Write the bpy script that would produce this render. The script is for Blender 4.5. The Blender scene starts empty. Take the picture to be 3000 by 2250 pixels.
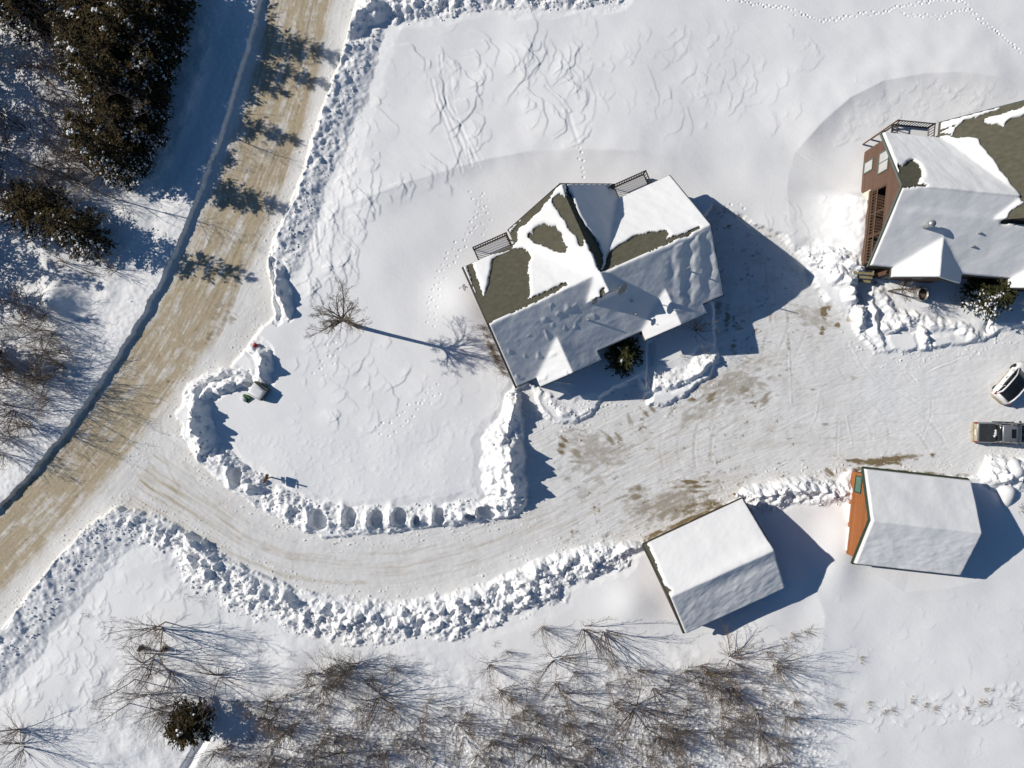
import bpy, math, random
import numpy as np
from mathutils import Vector, Matrix

random.seed(7)
RNG = np.random.default_rng(7)
SC = bpy.context.scene
COL = SC.collection
H_CAM = 66.94          # drone height above the road, metres
PPM = 32.0             # photograph pixels per metre on the road plane
CX, CY = 1500.0, 1125.0
SUN_EL = math.radians(31.5)
SUN_AZ = math.radians(165.0)       # direction the light comes from, from +x anticlockwise
SUN = Vector((math.cos(SUN_EL) * math.cos(SUN_AZ), math.cos(SUN_EL) * math.sin(SUN_AZ), math.sin(SUN_EL)))


def W(px, py, h=0.0):
    """plan position (metres) of something seen at a photo pixel at height h"""
    k = (H_CAM - h) / H_CAM / PPM
    return ((px - CX) * k, (CY - py) * k)


# ------------------------------------------------------------------ materials
def new_mat(name):
    m = bpy.data.materials.new(name)
    m.use_nodes = True
    nt = m.node_tree
    b = nt.nodes['Principled BSDF']
    b.inputs['Specular IOR Level'].default_value = 0.25
    return m, nt, b


def nd(nt, t, **kw):
    n = nt.nodes.new(t)
    for k, v in kw.items():
        setattr(n, k, v)
    return n


def noise_mat(name, c1, c2, scale=4.0, detail=4.0, rough=0.8, bump=0.0, bscale=30.0, stretch=None, spec=0.25, metal=0.0, bdist=0.03, contrast=0.25):
    m, nt, b = new_mat(name)
    tc = nd(nt, 'ShaderNodeTexCoord')
    src = tc.outputs['Object']
    if stretch:
        mp = nd(nt, 'ShaderNodeMapping')
        mp.inputs['Scale'].default_value = stretch
        nt.links.new(src, mp.inputs['Vector'])
        src = mp.outputs['Vector']
    nz = nd(nt, 'ShaderNodeTexNoise')
    nz.inputs['Scale'].default_value = scale
    nz.inputs['Detail'].default_value = detail
    nt.links.new(src, nz.inputs['Vector'])
    cr = nd(nt, 'ShaderNodeValToRGB')
    cr.color_ramp.elements[0].position = 0.5 - contrast
    cr.color_ramp.elements[1].position = 0.5 + contrast
    cr.color_ramp.elements[0].color = (*c1, 1)
    cr.color_ramp.elements[1].color = (*c2, 1)
    nt.links.new(nz.outputs['Fac'], cr.inputs['Fac'])
    nt.links.new(cr.outputs['Color'], b.inputs['Base Color'])
    b.inputs['Roughness'].default_value = rough
    b.inputs['Metallic'].default_value = metal
    b.inputs['Specular IOR Level'].default_value = spec
    if bump > 0:
        n2 = nd(nt, 'ShaderNodeTexNoise')
        n2.inputs['Scale'].default_value = bscale
        n2.inputs['Detail'].default_value = 3.0
        nt.links.new(src, n2.inputs['Vector'])
        bp = nd(nt, 'ShaderNodeBump')
        bp.inputs['Strength'].default_value = bump
        bp.inputs['Distance'].default_value = bdist
        nt.links.new(n2.outputs['Fac'], bp.inputs['Height'])
        nt.links.new(bp.outputs['Normal'], b.inputs['Normal'])
    return m


SNOW_C = (0.885, 0.88, 0.87)


def snow_material(name, use_mask=False, bump=0.25, bscale=9.0, dim=1.0):
    m, nt, b = new_mat(name)
    b.inputs['Roughness'].default_value = 0.75
    b.inputs['Specular IOR Level'].default_value = 0.15
    tc = nd(nt, 'ShaderNodeTexCoord')
    nz = nd(nt, 'ShaderNodeTexNoise')
    nz.inputs['Scale'].default_value = 0.35
    nz.inputs['Detail'].default_value = 5
    nt.links.new(tc.outputs['Object'], nz.inputs['Vector'])
    cr = nd(nt, 'ShaderNodeValToRGB')
    cr.color_ramp.elements[0].position = 0.3
    cr.color_ramp.elements[1].position = 0.7
    cr.color_ramp.elements[0].color = (0.85 * dim, 0.85 * dim, 0.845 * dim, 1)
    cr.color_ramp.elements[1].color = (*[q * dim for q in SNOW_C], 1)
    nt.links.new(nz.outputs['Fac'], cr.inputs['Fac'])
    col = cr.outputs['Color']
    if use_mask:
        at = nd(nt, 'ShaderNodeAttribute')
        at.attribute_name = 'ground_mask'
        sp = nd(nt, 'ShaderNodeSeparateColor')
        nt.links.new(at.outputs['Color'], sp.inputs['Color'])
        grain = nd(nt, 'ShaderNodeTexNoise')
        grain.inputs['Scale'].default_value = 5.0
        grain.inputs['Detail'].default_value = 6
        grain.inputs['Roughness'].default_value = 0.7
        nt.links.new(tc.outputs['Object'], grain.inputs['Vector'])

        def layer(col, chan, colour_a, colour_b, lo, hi):
            # edge broken up by the grain noise
            add = nd(nt, 'ShaderNodeMath', operation='MULTIPLY_ADD')
            nt.links.new(grain.outputs['Fac'], add.inputs[0])
            add.inputs[1].default_value = 0.5
            nt.links.new(sp.outputs[chan], add.inputs[2])
            mr = nd(nt, 'ShaderNodeMapRange')
            mr.inputs['From Min'].default_value = lo
            mr.inputs['From Max'].default_value = hi
            nt.links.new(add.outputs[0], mr.inputs['Value'])
            cc = nd(nt, 'ShaderNodeMix', data_type='RGBA')
            cc.inputs['A'].default_value = (*colour_a, 1)
            cc.inputs['B'].default_value = (*colour_b, 1)
            nt.links.new(grain.outputs['Fac'], cc.inputs['Factor'])
            mx = nd(nt, 'ShaderNodeMix', data_type='RGBA')
            nt.links.new(mr.outputs['Result'], mx.inputs['Factor'])
            nt.links.new(col, mx.inputs['A'])
            nt.links.new(cc.outputs['Result'], mx.inputs['B'])
            return mx.outputs['Result']
        col = layer(col, 'Green', (0.70, 0.69, 0.66), (0.80, 0.79, 0.77), 0.25, 1.25)
        col = layer(col, 'Red', (0.30, 0.235, 0.14), (0.62, 0.53, 0.385), 0.28, 1.2)
        col = layer(col, 'Blue', (0.11, 0.08, 0.04), (0.36, 0.285, 0.17), 0.42, 1.12)
    nt.links.new(col, b.inputs['Base Color'])
    n2 = nd(nt, 'ShaderNodeTexNoise')
    n2.inputs['Scale'].default_value = bscale
    n2.inputs['Detail'].default_value = 4
    nt.links.new(tc.outputs['Object'], n2.inputs['Vector'])
    bp = nd(nt, 'ShaderNodeBump')
    bp.inputs['Strength'].default_value = bump
    bp.inputs['Distance'].default_value = 0.05
    nt.links.new(n2.outputs['Fac'], bp.inputs['Height'])
    nt.links.new(bp.outputs['Normal'], b.inputs['Normal'])
    return m


M = {}
M['ground'] = snow_material('ground_snow', True, 0.13, 6.0)
M['snow'] = snow_material('fresh_snow', False, 0.2, 6.0, .90)
M['fascia'] = noise_mat('dark_trim', (0.03, 0.032, 0.03), (0.05, 0.05, 0.045), 6, 3, 0.7)
M['siding'] = None
M['brown_wood'] = noise_mat('stained_wood', (0.10, 0.06, 0.04), (0.17, 0.105, 0.07), 6, 5, 0.8)
M['deck_wood'] = noise_mat('weathered_rail', (0.035, 0.028, 0.022), (0.07, 0.055, 0.045), 6, 4, 0.85)
M['recess_shade'] = noise_mat('shaded_interior', (0.02, 0.015, 0.012), (0.035, 0.026, 0.02), 3, 3, 0.9)  # shade of the recessed balcony put into its wall colour
M['step_wood'] = noise_mat('worn_yellow_boards', (0.22, 0.17, 0.08), (0.38, 0.33, 0.2), 4, 4, 0.8)
M['cream'] = noise_mat('cream_paint', (0.60, 0.58, 0.44), (0.68, 0.66, 0.54), 2, 3, 0.6)
M['white_paint'] = noise_mat('white_paint', (0.70, 0.72, 0.66), (0.78, 0.80, 0.75), 2, 3, 0.5)
M['glass'] = noise_mat('window_glass', (0.10, 0.12, 0.13), (0.22, 0.24, 0.25), 0.8, 2, 0.12, spec=0.6)
M['curtain'] = noise_mat('curtained_glass', (0.42, 0.42, 0.40), (0.55, 0.53, 0.5), 1.5, 2, 0.25, spec=0.5)
M['teal_trim'] = noise_mat('grey_green_trim', (0.09, 0.12, 0.115), (0.12, 0.15, 0.14), 3, 2, 0.6)
M['green_trim'] = noise_mat('dark_green_trim', (0.02, 0.045, 0.03), (0.03, 0.06, 0.04), 3, 2, 0.6)
M['green_window'] = noise_mat('green_window', (0.03, 0.11, 0.075), (0.07, 0.16, 0.11), 2, 4, 0.3, spec=0.5)
M['metal'] = noise_mat('galvanised_metal', (0.35, 0.35, 0.34), (0.5, 0.5, 0.48), 4, 4, 0.45, metal=0.6)
M['dish'] = noise_mat('grey_dish', (0.22, 0.22, 0.22), (0.3, 0.3, 0.3), 4, 3, 0.5)
M['black'] = noise_mat('black_rubber', (0.012, 0.012, 0.012), (0.03, 0.028, 0.025), 8, 3, 0.8)
M['bark'] = noise_mat('grey_brown_bark', (0.09, 0.07, 0.055), (0.19, 0.15, 0.12), 6, 5, 0.9)
M['twig'] = noise_mat('brown_twig', (0.125, 0.095, 0.07), (0.27, 0.212, 0.16), 4, 2, 0.9)
M['red_twig'] = noise_mat('reddish_twig', (0.14, 0.10, 0.074), (0.28, 0.21, 0.16), 4, 2, 0.9)
M['birch'] = noise_mat('pale_bark', (0.34, 0.31, 0.27), (0.5, 0.47, 0.43), 5, 5, 0.85)
M['needle'] = noise_mat('dark_needles', (0.011, 0.012, 0.006), (0.105, 0.076, 0.034), 1.5, 6, 0.9, contrast=0.22, spec=0.1)
M['needle_green'] = noise_mat('olive_needles', (0.02, 0.026, 0.010), (0.075, 0.072, 0.026), 1.4, 4, 0.9, spec=0.1)
M['dry_grass'] = noise_mat('dry_grass', (0.25, 0.19, 0.11), (0.42, 0.34, 0.21), 5, 2, 0.9)
M['rust_leaf'] = noise_mat('rusty_leaves', (0.20, 0.10, 0.04), (0.32, 0.18, 0.08), 5, 2, 0.9)


def siding_mat(name, c1, c2, axis, freq, dark=0.45):
    """boards with shadow lines: sawtooth along one object axis"""
    m, nt, b = new_mat(name)
    b.inputs['Roughness'].default_value = 0.7
    tc = nd(nt, 'ShaderNodeTexCoord')
    sx = nd(nt, 'ShaderNodeSeparateXYZ')
    nt.links.new(tc.outputs['Object'], sx.inputs['Vector'])
    mul = nd(nt, 'ShaderNodeMath', operation='MULTIPLY')
    nt.links.new(sx.outputs[axis], mul.inputs[0])
    mul.inputs[1].default_value = freq
    fr = nd(nt, 'ShaderNodeMath', operation='FRACT')
    nt.links.new(mul.outputs[0], fr.inputs[0])
    fl = nd(nt, 'ShaderNodeMath', operation='FLOOR')
    nt.links.new(mul.outputs[0], fl.inputs[0])
    wn = nd(nt, 'ShaderNodeTexWhiteNoise', noise_dimensions='1D')
    nt.links.new(fl.outputs[0], wn.inputs['W'])
    nz = nd(nt, 'ShaderNodeTexNoise')
    nz.inputs['Scale'].default_value = 2.5
    nz.inputs['Detail'].default_value = 5
    nt.links.new(tc.outputs['Object'], nz.inputs['Vector'])
    av = nd(nt, 'ShaderNodeMath', operation='ADD')
    nt.links.new(wn.outputs['Value'], av.inputs[0])
    nt.links.new(nz.outputs['Fac'], av.inputs[1])
    hv = nd(nt, 'ShaderNodeMath', operation='MULTIPLY')
    nt.links.new(av.outputs[0], hv.inputs[0])
    hv.inputs[1].default_value = 0.5
    mx = nd(nt, 'ShaderNodeMix', data_type='RGBA')
    mx.inputs['A'].default_value = (*c1, 1)
    mx.inputs['B'].default_value = (*c2, 1)
    nt.links.new(hv.outputs[0], mx.inputs['Factor'])
    lt = nd(nt, 'ShaderNodeMath', operation='LESS_THAN')
    nt.links.new(fr.outputs[0], lt.inputs[0])
    lt.inputs[1].default_value = 0.14
    dk = nd(nt, 'ShaderNodeMath', operation='MULTIPLY')
    nt.links.new(lt.outputs[0], dk.inputs[0])
    dk.inputs[1].default_value = dark
    m2 = nd(nt, 'ShaderNodeMix', data_type='RGBA')
    nt.links.new(dk.outputs[0], m2.inputs['Factor'])
    nt.links.new(mx.outputs['Result'], m2.inputs['A'])
    m2.inputs['B'].default_value = (0.01, 0.007, 0.005, 1)
    nt.links.new(m2.outputs['Result'], b.inputs['Base Color'])
    bp = nd(nt, 'ShaderNodeBump')
    bp.inputs['Strength'].default_value = 0.6
    bp.inputs['Distance'].default_value = 0.02
    nt.links.new(fr.outputs[0], bp.inputs['Height'])
    nt.links.new(bp.outputs['Normal'], b.inputs['Normal'])
    return m


M['shingle'] = noise_mat('olive_shingle', (0.078, 0.074, 0.052), (0.118, 0.112, 0.082), 2.2, 8, 0.95, 0.6, 14, stretch=(1, 1.6, 1), spec=0.1)
M['siding'] = siding_mat('brown_board_siding', (0.095, 0.052, 0.034), (0.175, 0.10, 0.066), 'Z', 4.6)
M['orange_siding'] = siding_mat('orange_board_siding', (0.24, 0.075, 0.022), (0.43, 0.155, 0.045), 'Z', 3.6, .6)


# ------------------------------------------------------------------ mesh helpers
class MB:
    """collects polygons for ONE mesh"""
    def __init__(self):
        self.v, self.f = [], []

    def poly(self, pts):
        i = len(self.v)
        self.v.extend([tuple(p) for p in pts])
        self.f.append(tuple(range(i, i + len(pts))))

    def box(self, x0, y0, z0, x1, y1, z1):
        i = len(self.v)
        self.v.extend([(x0, y0, z0), (x1, y0, z0), (x1, y1, z0), (x0, y1, z0), (x0, y0, z1), (x1, y0, z1), (x1, y1, z1), (x0, y1, z1)])
        for q in ((0, 3, 2, 1), (4, 5, 6, 7), (0, 1, 5, 4), (1, 2, 6, 5), (2, 3, 7, 6), (3, 0, 4, 7)):
            self.f.append(tuple(i + a for a in q))

    def bar(self, p, q, r, r2=None, n=4):
        """tapered bar from p to q"""
        p, q = Vector(p), Vector(q)
        r2 = r if r2 is None else r2
        d = (q - p)
        if d.length < 1e-6:
            return
        d.normalize()
        a = d.orthogonal().normalized()
        b = d.cross(a)
        i = len(self.v)
        for c, rr in ((p, r), (q, r2)):
            for k in range(n):
                t = 2 * math.pi * (k + .5) / n
                self.v.append(tuple(c + a * (rr * math.cos(t)) + b * (rr * math.sin(t))))
        for k in range(n):
            j = (k + 1) % n
            self.f.append((i + k, i + j, i + n + j, i + n + k))
        self.f.append(tuple(i + n - 1 - k for k in range(n)))
        self.f.append(tuple(i + n + k for k in range(n)))

    def tube(self, pts, rads, n=5):
        """tube with shared rings along a polyline"""
        i0 = len(self.v)
        P = [Vector(p) for p in pts]
        for j, p in enumerate(P):
            d = (P[min(j + 1, len(P) - 1)] - P[max(j - 1, 0)])
            if d.length < 1e-9:
                d = Vector((0, 0, 1))
            d.normalize()
            a = d.cross(Vector((0.31, 0.17, 0.93)))
            if a.length < 1e-3:
                a = d.orthogonal()
            a.normalize()
            b = d.cross(a)
            for k in range(n):
                t = 2 * math.pi * k / n
                self.v.append(tuple(p + (a * math.cos(t) + b * math.sin(t)) * rads[j]))
        for j in range(len(P) - 1):
            for k in range(n):
                l = (k + 1) % n
                o = i0 + j * n
                self.f.append((o + k, o + l, o + n + l, o + n + k))
        self.f.append(tuple(i0 + n - 1 - k for k in range(n)))
        self.f.append(tuple(i0 + (len(P) - 1) * n + k for k in range(n)))

    def slab(self, pts, t):
        """planar polygon (counter-clockwise from above) given thickness t downwards"""
        n = len(pts)
        i = len(self.v)
        self.v.extend([tuple(p) for p in pts])
        self.v.extend([(p[0], p[1], p[2] - t) for p in pts])
        self.f.append(tuple(range(i, i + n)))
        self.f.append(tuple(i + 2 * n - 1 - k for k in range(n)))
        for k in range(n):
            j = (k + 1) % n
            self.f.append((i + j, i + k, i + n + k, i + n + j))

    def loft(self, rings, closed=True, caps=True):
        i0 = len(self.v)
        n = len(rings[0])
        for r in rings:
            self.v.extend([tuple(p) for p in r])
        for j in range(len(rings) - 1):
            for k in range(n if closed else n - 1):
                l = (k + 1) % n
                o = i0 + j * n
                self.f.append((o + k, o + l, o + n + l, o + n + k))
        if caps:
            self.f.append(tuple(i0 + n - 1 - k for k in range(n)))
            o = i0 + (len(rings) - 1) * n
            self.f.append(tuple(o + k for k in range(n)))

    def blob(self, c, r, sz=0.7, seed=0, lvl=1):
        """small lumpy ball"""
        bv, bf = ICO[lvl]
        rr = random.Random(seed)
        i = len(self.v)
        ph = [rr.uniform(0, 6.28) for _ in range(4)]
        for x, y, z in bv:
            q = 1 + 0.18 * math.sin(3 * x + ph[0]) + 0.16 * math.sin(4 * y + ph[1]) + 0.14 * math.sin(5 * z + ph[2])
            self.v.append((c[0] + x * r * q, c[1] + y * r * q, c[2] + z * r * q * sz))
        self.f.extend([tuple(i + a for a in q) for q in bf])

    def mesh(self, name, mat, smooth=False):
        me = bpy.data.meshes.new(name)
        me.from_pydata(self.v, [], self.f)
        me.materials.append(M[mat] if isinstance(mat, str) else mat)
        if smooth:
            me.polygons.foreach_set('use_smooth', [True] * len(me.polygons))
        me.update()
        return me

    def build(self, name, mat, parent=None, smooth=False, label=None):
        o = bpy.data.objects.new(name, self.mesh(name, mat, smooth))
        COL.objects.link(o)
        if parent is not None:
            o.parent = parent
        if label:
            o['label'] = label
        return o


def _ico(lvl):
    import bmesh
    bm = bmesh.new()
    bmesh.ops.create_icosphere(bm, subdivisions=lvl, radius=1)
    bm.verts.ensure_lookup_table()
    v = [tuple(a.co) for a in bm.verts]
    f = [tuple(a.index for a in q.verts) for q in bm.faces]
    bm.free()
    return v, f


ICO = {1: _ico(1), 2: _ico(2)}


def tag(o, label, cat, group=None, kind=None):
    o['label'] = label
    if cat:
        o['category'] = cat
    if group:
        o['group'] = group
    if kind:
        o['kind'] = kind
    return o


def thing(name, label, cat, loc=(0, 0, 0), rz=0.0, group=None, scale=1.0):
    o = bpy.data.objects.new(name, None)
    o.empty_display_size = 0.3
    COL.objects.link(o)
    o.location = loc
    o.rotation_euler = (0, 0, rz)
    o.scale = (scale, scale, scale)
    return tag(o, label, cat, group)


# ------------------------------------------------------------------ numpy noise
_P = RNG.permutation(256)
_P = np.concatenate([_P, _P])
_G = RNG.uniform(0, 2 * np.pi, 256)
_GX, _GY = np.cos(_G), np.sin(_G)


def perlin(x, y):
    xi = np.floor(x).astype(np.int64)
    yi = np.floor(y).astype(np.int64)
    xf, yf = x - xi, y - yi
    xi &= 255
    yi &= 255
    u = xf * xf * xf * (xf * (xf * 6 - 15) + 10)
    v = yf * yf * yf * (yf * (yf * 6 - 15) + 10)
    x1 = (xi + 1) & 255
    y1 = (yi + 1) & 255

    def g(a, b, dx, dy):
        h = _P[_P[a] + b]
        return _GX[h] * dx + _GY[h] * dy
    n00, n10 = g(xi, yi, xf, yf), g(x1, yi, xf - 1, yf)
    n01, n11 = g(xi, y1, xf, yf - 1), g(x1, y1, xf - 1, yf - 1)
    a = n00 + u * (n10 - n00)
    b = n01 + u * (n11 - n01)
    return (a + v * (b - a)) * 1.4


def fbm(x, y, octv=4, gain=0.5):
    s, a = 0, 1.0
    for i in range(octv):
        s = s + a * perlin(x * 2 ** i + 17.3 * i, y * 2 ** i + 9.1 * i)
        a *= gain
    return s


def sstep(a, b, x):
    t = np.clip((x - a) / (b - a), 0, 1)
    return t * t * (3 - 2 * t)


def inside(poly, x, y):
    """even-odd test, arrays"""
    r = np.zeros(x.shape, bool)
    n = len(poly)
    for i in range(n):
        x0, y0 = poly[i]
        x1, y1 = poly[(i + 1) % n]
        if y0 == y1:
            continue
        c = ((y0 > y) != (y1 > y)) & (x < (x1 - x0) * (y - y0) / (y1 - y0) + x0)
        r ^= c
    return r
# ------------------------------------------------------------------ terrain (photo-pixel plan coordinates, z in metres)
STEP = 2.5
xs = np.arange(-60, 3060 + .1, STEP)
ys = np.arange(-60, 2310 + .1, STEP)
NX, NY = len(xs), len(ys)
X, Y = np.meshgrid(xs, ys)


def win(poly, R):
    p = np.array([q[:2] for q in poly], float)
    i0 = max(0, int((p[:, 0].min() - R - xs[0]) / STEP))
    i1 = min(NX, int((p[:, 0].max() + R - xs[0]) / STEP) + 2)
    j0 = max(0, int((p[:, 1].min() - R - ys[0]) / STEP))
    j1 = min(NY, int((p[:, 1].max() + R - ys[0]) / STEP) + 2)
    return slice(j0, j1), slice(i0, i1)


def dist(poly, x, y, closed=False):
    """distance to polyline, arc length, side (+ = right-hand side in pixel coordinates), interpolated 3rd value"""
    best = np.full(x.shape, 1e9)
    arc = np.zeros(x.shape)
    side = np.zeros(x.shape)
    val = np.zeros(x.shape)
    n = len(poly)
    acc = 0.0
    for i in range(n if closed else n - 1):
        a, b = poly[i], poly[(i + 1) % n]
        dx, dy = b[0] - a[0], b[1] - a[1]
        L2 = dx * dx + dy * dy
        if L2 == 0:
            continue
        t = np.clip(((x - a[0]) * dx + (y - a[1]) * dy) / L2, 0, 1)
        qx, qy = x - (a[0] + t * dx), y - (a[1] + t * dy)
        d = np.sqrt(qx * qx + qy * qy)
        m = d < best
        best = np.where(m, d, best)
        L = math.sqrt(L2)
        arc = np.where(m, acc + t * L, arc)
        side = np.where(m, np.sign(dx * qy - dy * qx), side)
        if len(a) > 2:
            val = np.where(m, a[2] + t * (b[2] - a[2]), val)
        acc += L
    return best, arc, side, val


ROAD_L = [(805, -80), (791, 0), (768, 99), (723, 253), (678, 398), (633, 520), (574, 669), (520, 795), (452, 922), (389, 1026), (316, 1139), (235, 1252), (136, 1378), (27, 1491), (-80, 1605)]
ROAD_R = [(-80, 1950), (0, 1860), (81, 1750), (190, 1615), (291, 1520), (360, 1478), (470, 1300), (536, 1184), (551, 1125), (610, 1093), (678, 1075), (723, 1021), (768, 962), (806, 930), (800, 850), (787, 777), (787, 750), (836, 633), (882, 529), (927, 375), (995, 190), (1030, 81), (1051, 0), (1062, -80)]
ROAD = [(x - 24, y - 4) for x, y in ROAD_L] + ROAD_R
DRIVE = [(400, 1300), (500, 1150), (542, 1270), (579, 1347), (655, 1419), (741, 1478), (820, 1520), (900, 1558), (950, 1573), (1090, 1562), (1180, 1552), (1300, 1540), (1430, 1525), (1500, 1512), (1536, 1491), (1542, 1440), (1536, 1347), (1530, 1250), (1522, 1190), (1518, 1140), (1545, 1125), (1572, 1170), (1600, 1222), (1640, 1232), (1690, 1243), (1728, 1222), (1750, 1178), (1790, 1140), (1870, 1105), (1885, 1150), (1900, 1185), (1960, 1182), (2080, 1100), (2100, 1050), (2098, 1000), (2085, 900), (2060, 780), (2040, 660), (2090, 600), (2180, 640), (2300, 700), (2365, 780), (2385, 830), (2420, 880), (2490, 930), (2515, 985), (2560, 1030), (2600, 1030), (2650, 1030), (2700, 1025), (2790, 1010), (2880, 1000), (2920, 970), (3000, 955), (3080, 945), (3080, 1345), (2960, 1340), (2905, 1335), (2885, 1360), (2865, 1400), (2660, 1388), (2480, 1378), (2462, 1400), (2440, 1412), (2330, 1400), (2250, 1410), (2180, 1432), (2150, 1470), (2040, 1520), (1893, 1585), (1860, 1588), (1760, 1597), (1630, 1622), (1530, 1664), (1424, 1712), (1290, 1747), (1166, 1762), (1030, 1758), (868, 1730), (760, 1683), (650, 1628), (597, 1580), (543, 1552), (447, 1505), (345, 1485), (250, 1450)]
ROAD_C = [(930, -80), (915, 0), (880, 180), (820, 400), (745, 600), (660, 790), (560, 980), (440, 1160), (300, 1330), (150, 1500), (0, 1650), (-90, 1740)]
DRIVE_C = [(330, 1330), (450, 1420), (560, 1490), (700, 1590), (850, 1650), (1020, 1670), (1180, 1665), (1340, 1630), (1480, 1580), (1620, 1530), (1800, 1440), (2000, 1350), (2300, 1270), (2600, 1240), (3080, 1230)]

warp = fbm(X / 45, Y / 45, 3) * 5
warp2 = fbm(X / 45 + 31, Y / 45 + 7, 3) * 5
XW, YW = X + warp, Y + warp2
in_road = inside(ROAD, XW, YW)
d_road = dist(ROAD, XW, YW, True)[0]
sd_road = np.where(in_road, -d_road, d_road)
XW2, YW2 = X + warp * 1.6, Y + warp2 * 1.6
in_drive = inside(DRIVE, XW2, YW2)
d_drive = dist(DRIVE, XW2, YW2, True)[0]
sd_drive = np.where(in_drive, -d_drive, d_drive)
sd = np.minimum(sd_road, sd_drive)

d_rc, s_rc, side_rc, _ = dist(ROAD_C, X, Y)
lat = d_rc * side_rc
# base snow cover
und = fbm(X / 520, Y / 520, 3) * 0.22 + fbm(X / 150 + 5, Y / 150, 2) * 0.045
Z = 0.42 + und
# coarse wind ripples, stretched along the wind
Z += fbm((X * .85 + Y * .5) / 60, (Y * .85 - X * .5) / 24, 2) * 0.007
# bumpier natural ground below the drive and in the woods
rough_zone = np.maximum(sstep(1850, 2010, Y + fbm(X / 160, Y / 160, 2) * 60) * sstep(2560, 2300, X) * sstep(230, 330, X),
                        sstep(480, 330, X + (Y - 900) * 0.30) * sstep(1400, 1200, Y))
ll = fbm(X / 26, Y / 26, 3)
Z += rough_zone * (0.035 * ll + 0.02 * np.abs(perlin(X / 12, Y / 12)) + fbm(X / 90, Y / 90, 2) * .14)
scrub = sstep(2050, 2130, Y + fbm(X / 110 + 4, Y / 110, 2) * 90) * sstep(2470, 2330, X) * sstep(640, 760, X)
Z += scrub * (0.12 * np.clip(fbm(X / 11 + 2, Y / 11, 3), -0.1, 1) + .10 * np.clip(perlin(X / 34, Y / 34), 0, 1))


# ---- drift lips (steps in the snow around the houses): outside high, eased off slowly; inside falls quickly
def lip(poly, h, w_out, w_in, sgn):
    sl = win(poly, w_out)
    d, s, side, v = dist(poly, X[sl], Y[sl])
    L = s.max()
    ends = sstep(0, 0.25 * L, s) * sstep(L, 0.75 * L, s)
    out = side == sgn
    p = np.where(out, np.clip(1 - d / w_out, 0, 1) ** 1.5, np.clip(1 - d / (w_in * 1.35), 0, 1) ** 2.0)
    Z[sl] += h * .62 * p * ends * (1 + .25 * fbm(X[sl] / 120, Y[sl] / 120, 2))


lip([(900, 700), (1010, 610), (1200, 540), (1330, 500), (1440, 470), (1560, 449), (1700, 445), (1860, 450), (1980, 470), (2110, 520)], 0.55, 230, 75, -1)
lip([(2295, 560), (2325, 450), (2400, 365), (2480, 295), (2580, 245), (2700, 225), (2800, 222), (2900, 235), (3000, 260), (3100, 290)], 0.75, 260, 85, -1)
lip([(2330, 760), (2310, 650), (2300, 560), (2310, 480)], 0.3, 160, 120, 1)
lip([(2140, 1760), (2260, 1830), (2400, 1980), (2440, 2160)], 0.35, 220, 160, -1)
lip([(2500, 1640), (2640, 1730), (2760, 1720), (2900, 1690)], 0.25, 140, 90, 1)
lip([(2330, 2010), (2400, 1900), (2410, 1800), (2370, 1680)], 0.2, 150, 60, 1)
lip([(600, 730), (720, 560), (860, 420), (1020, 330)], 0.2, 200, 140, 1)


# ---- scalloped wind drifts (barchan edges facing down-wind)
def scallops(poly, n, smin, smax, hmin, hmax, ang=0.0, spread=0.4, rng=RNG):
    p = np.array(poly, float)
    x0, y0, x1, y1 = p[:, 0].min(), p[:, 1].min(), p[:, 0].max(), p[:, 1].max()
    k = 0
    tries = 0
    while k < n and tries < n * 20:
        tries += 1
        cx, cy = rng.uniform(x0, x1), rng.uniform(y0, y1)
        if not inside(poly, np.array([cx]), np.array([cy]))[0]:
            continue
        k += 1
        s = smin + (smax - smin) * rng.random() ** 1.8
        h = .56 * rng.uniform(hmin, hmax) * (0.5 + 0.5 * s / smax)
        a = ang + rng.normal(0, spread)
        asp = rng.uniform(0.6, 2.2)
        ca, sa = math.cos(a), math.sin(a)
        R = s * 2.2
        sl = win([(cx, cy)], R)
        dx, dy = X[sl] - cx, Y[sl] - cy
        if dx.size == 0:
            continue
        wob = 0.34 * perlin(dx / s * .8 + cx, dy / s * .8 + cy) + .07 * perlin(dx / s * 2.6 + cx, dy / s * 2.6)
        u = (dx * ca + dy * sa) / s + wob
        v = (-dx * sa + dy * ca) / (s * asp) + .25 * perlin(dx / s + cy, dy / s + cx)
        e = 0.75 - rng.uniform(.3, 1.0) * np.abs(v) ** rng.uniform(1.2, 2.2) + rng.uniform(-.5, .5) * v
        w = np.clip(1 - v * v, 0, 1) ** 0.6
        ramp = np.clip((u + 1.5) / (e + 1.5), 0, 1) ** 1.6
        fall = np.clip(1 - (u - e) * s / 4.0, 0, 1)
        f = np.where(u < e, ramp, fall) * w
        f = np.where((u < -1.5), 0, f)
        Z[sl] += h * f


# yard between road and centre house
scallops([(930, 420), (1090, 260), (1150, 330), (1120, 480), (1000, 640), (920, 760), (880, 640)], 55, 12, 46, 0.05, 0.14, -0.35)
scallops([(880, 640), (1180, 520), (1290, 500), (1230, 570), (1080, 650), (1050, 800), (900, 900), (860, 760)], 75, 11, 44, 0.06, 0.15, -0.3)
scallops([(1180, 150), (1480, 130), (1380, 300), (1430, 470), (1290, 480), (1260, 330)], 34, 12, 48, 0.05, 0.15, -0.1)
scallops([(1480, 100), (1680, 140), (1720, 300), (1690, 430), (1600, 420), (1500, 280)], 46, 12, 56, 0.05, 0.15, 0.1)
scallops([(1680, 60), (2300, 80), (2480, 230), (2250, 400), (1900, 360), (1720, 320)], 90, 8, 34, 0.025, 0.075, 0.2)
scallops([(1000, 60), (2600, 60), (2400, 300), (1100, 300)], 40, 8, 30, 0.015, 0.05, 0.1)
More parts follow.
